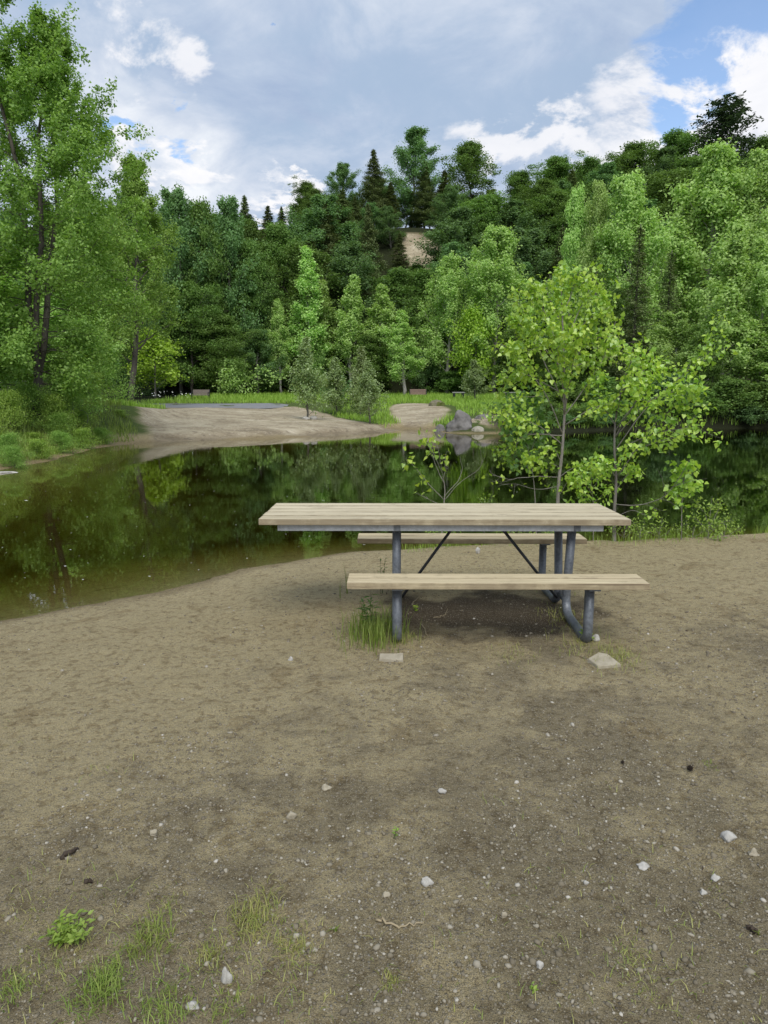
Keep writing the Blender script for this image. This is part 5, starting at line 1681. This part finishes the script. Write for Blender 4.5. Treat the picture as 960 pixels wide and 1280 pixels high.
# ------------------------------------------------------------------ sky and light
SUN_EL, SUN_AZ = 52, 172      # azimuth clockwise from +Y (north): sun behind the camera, to the right
w = bpy.data.worlds.new('World'); S.world = w; w.use_nodes = True
nt = w.node_tree; nt.nodes.clear(); g = NT(nt)
sky = g.n('ShaderNodeTexSky'); sky.sky_type = 'NISHITA'; sky.sun_disc = False
sky.sun_elevation = R(SUN_EL); sky.sun_rotation = R(SUN_AZ); sky.air_density = 1.0; sky.dust_density = 0.3; sky.ozone_density = 2.0
bg1 = g.n('ShaderNodeBackground'); g.set(bg1.inputs[0], sky.outputs[0]); bg1.inputs[1].default_value = 0.12
d = g.n('ShaderNodeTexCoord').outputs['Generated']
d = g.vmath('NORMALIZE', d)
sep = g.n('ShaderNodeSeparateXYZ'); g.set(sep.inputs[0], d)
zc_ = g.math('ADD', g.math('MAXIMUM', sep.outputs[2], 0.0), 0.32)
pl = g.vmath('DIVIDE', d, g.n('ShaderNodeCombineXYZ', X=zc_, Y=zc_, Z=zc_).outputs[0])
pl = g.vmath('MULTIPLY', pl, (1, 1, 0.35))
n1 = g.noise(pl, 1.7, 8, 0.56, 0.5)
n2 = g.noise(pl, 4.2, 8, 0.60, 0.4)
nw = g.noise(pl, 3.4, 9, 0.62, 0.2, out='Color')
warp = g.vmath('SCALE', g.vmath('SUBTRACT', nw, (0.5, 0.5, 0.5)), sc=0.36)
dw = g.vmath('ADD', d, warp)


def blob(px, py, rx, ry, e0=1.25, e1=0.55):
    c0 = ray(px, py); c0 /= np.linalg.norm(c0)
    df = g.vmath('SUBTRACT', dw, tuple(c0))
    df = g.vmath('MULTIPLY', df, (FPX / rx * 0.9, FPX / rx * 0.6, FPX / ry * 0.95))
    return g.rng(g.vmath('LENGTH', df), e0, e1)


def union(l):
    o = l[0]
    for x in l[1:]: o = g.math('MAXIMUM', o, x)
    return o


base = g.ramp(g.math('ADD', g.math('MULTIPLY', n1, 0.50), g.math('MULTIPLY', n2, 0.50)),
              [(0.37, (0.330, 0.420, 0.585)), (0.47, (0.430, 0.515, 0.655)), (0.55, (0.57, 0.63, 0.735)), (0.65, (0.79, 0.82, 0.865))])
dark = union([blob(450, 200, 170, 40), blob(640, 120, 120, 60), blob(130, 20, 90, 30), blob(560, 60, 160, 40)])
base = g.mix(g.math('MULTIPLY', dark, g.rng(n2, 0.62, 0.40, 0.25, 0.85)), base, (0.35, 0.455, 0.61))
white = union([blob(830, 150, 85, 45), blob(945, 110, 70, 70), blob(665, 165, 60, 28), blob(195, 60, 30, 45), blob(205, 205, 34, 18), blob(360, 235, 45, 12)])
wt = g.mix(n2, (0.70, 0.72, 0.78), (1.02, 0.99, 0.97))
base = g.mix(g.math('MULTIPLY', white, 0.85), base, wt)
bg2 = g.n('ShaderNodeBackground'); g.set(bg2.inputs[0], base); bg2.inputs[1].default_value = 0.66
hole = union([blob(915, 22, 56, 40), blob(884, 94, 34, 22), blob(160, 162, 24, 15), blob(385, -4, 12, 6)])
mx = g.n('ShaderNodeMixShader'); g.set(mx.inputs[0], g.math('MULTIPLY', hole, 0.95))
nt.links.new(bg2.outputs[0], mx.inputs[1]); nt.links.new(bg1.outputs[0], mx.inputs[2])
ow = g.n('ShaderNodeOutputWorld'); nt.links.new(mx.outputs[0], ow.inputs[0])

sun = bpy.data.lights.new('sun', 'SUN'); sun.energy = 1.5; sun.angle = R(40); sun.color = (1.0, 0.955, 0.88)
so = bpy.data.objects.new('sun', sun); COL.objects.link(so)
el, az = R(SUN_EL), R(SUN_AZ)
sd_ = Vector((math.sin(az) * math.cos(el), math.cos(az) * math.cos(el), math.sin(el)))
so.rotation_euler = sd_.to_track_quat('Z', 'Y').to_euler()
so.location = (5, -10, 30)

# ------------------------------------------------------------------ render settings
S.view_settings.view_transform = 'Standard'
S.view_settings.look = 'None'
S.view_settings.exposure = 0.82
S.view_settings.gamma = 1
S.view_settings.use_curve_mapping = False
cy_ = S.cycles
cy_.max_bounces = 7; cy_.diffuse_bounces = 3; cy_.glossy_bounces = 3; cy_.transmission_bounces = 4; cy_.transparent_max_bounces = 8
cy_.volume_bounces = 0
cy_.caustics_reflective = False; cy_.caustics_refractive = False
cy_.use_denoising = True
cy_.sample_clamp_indirect = 6
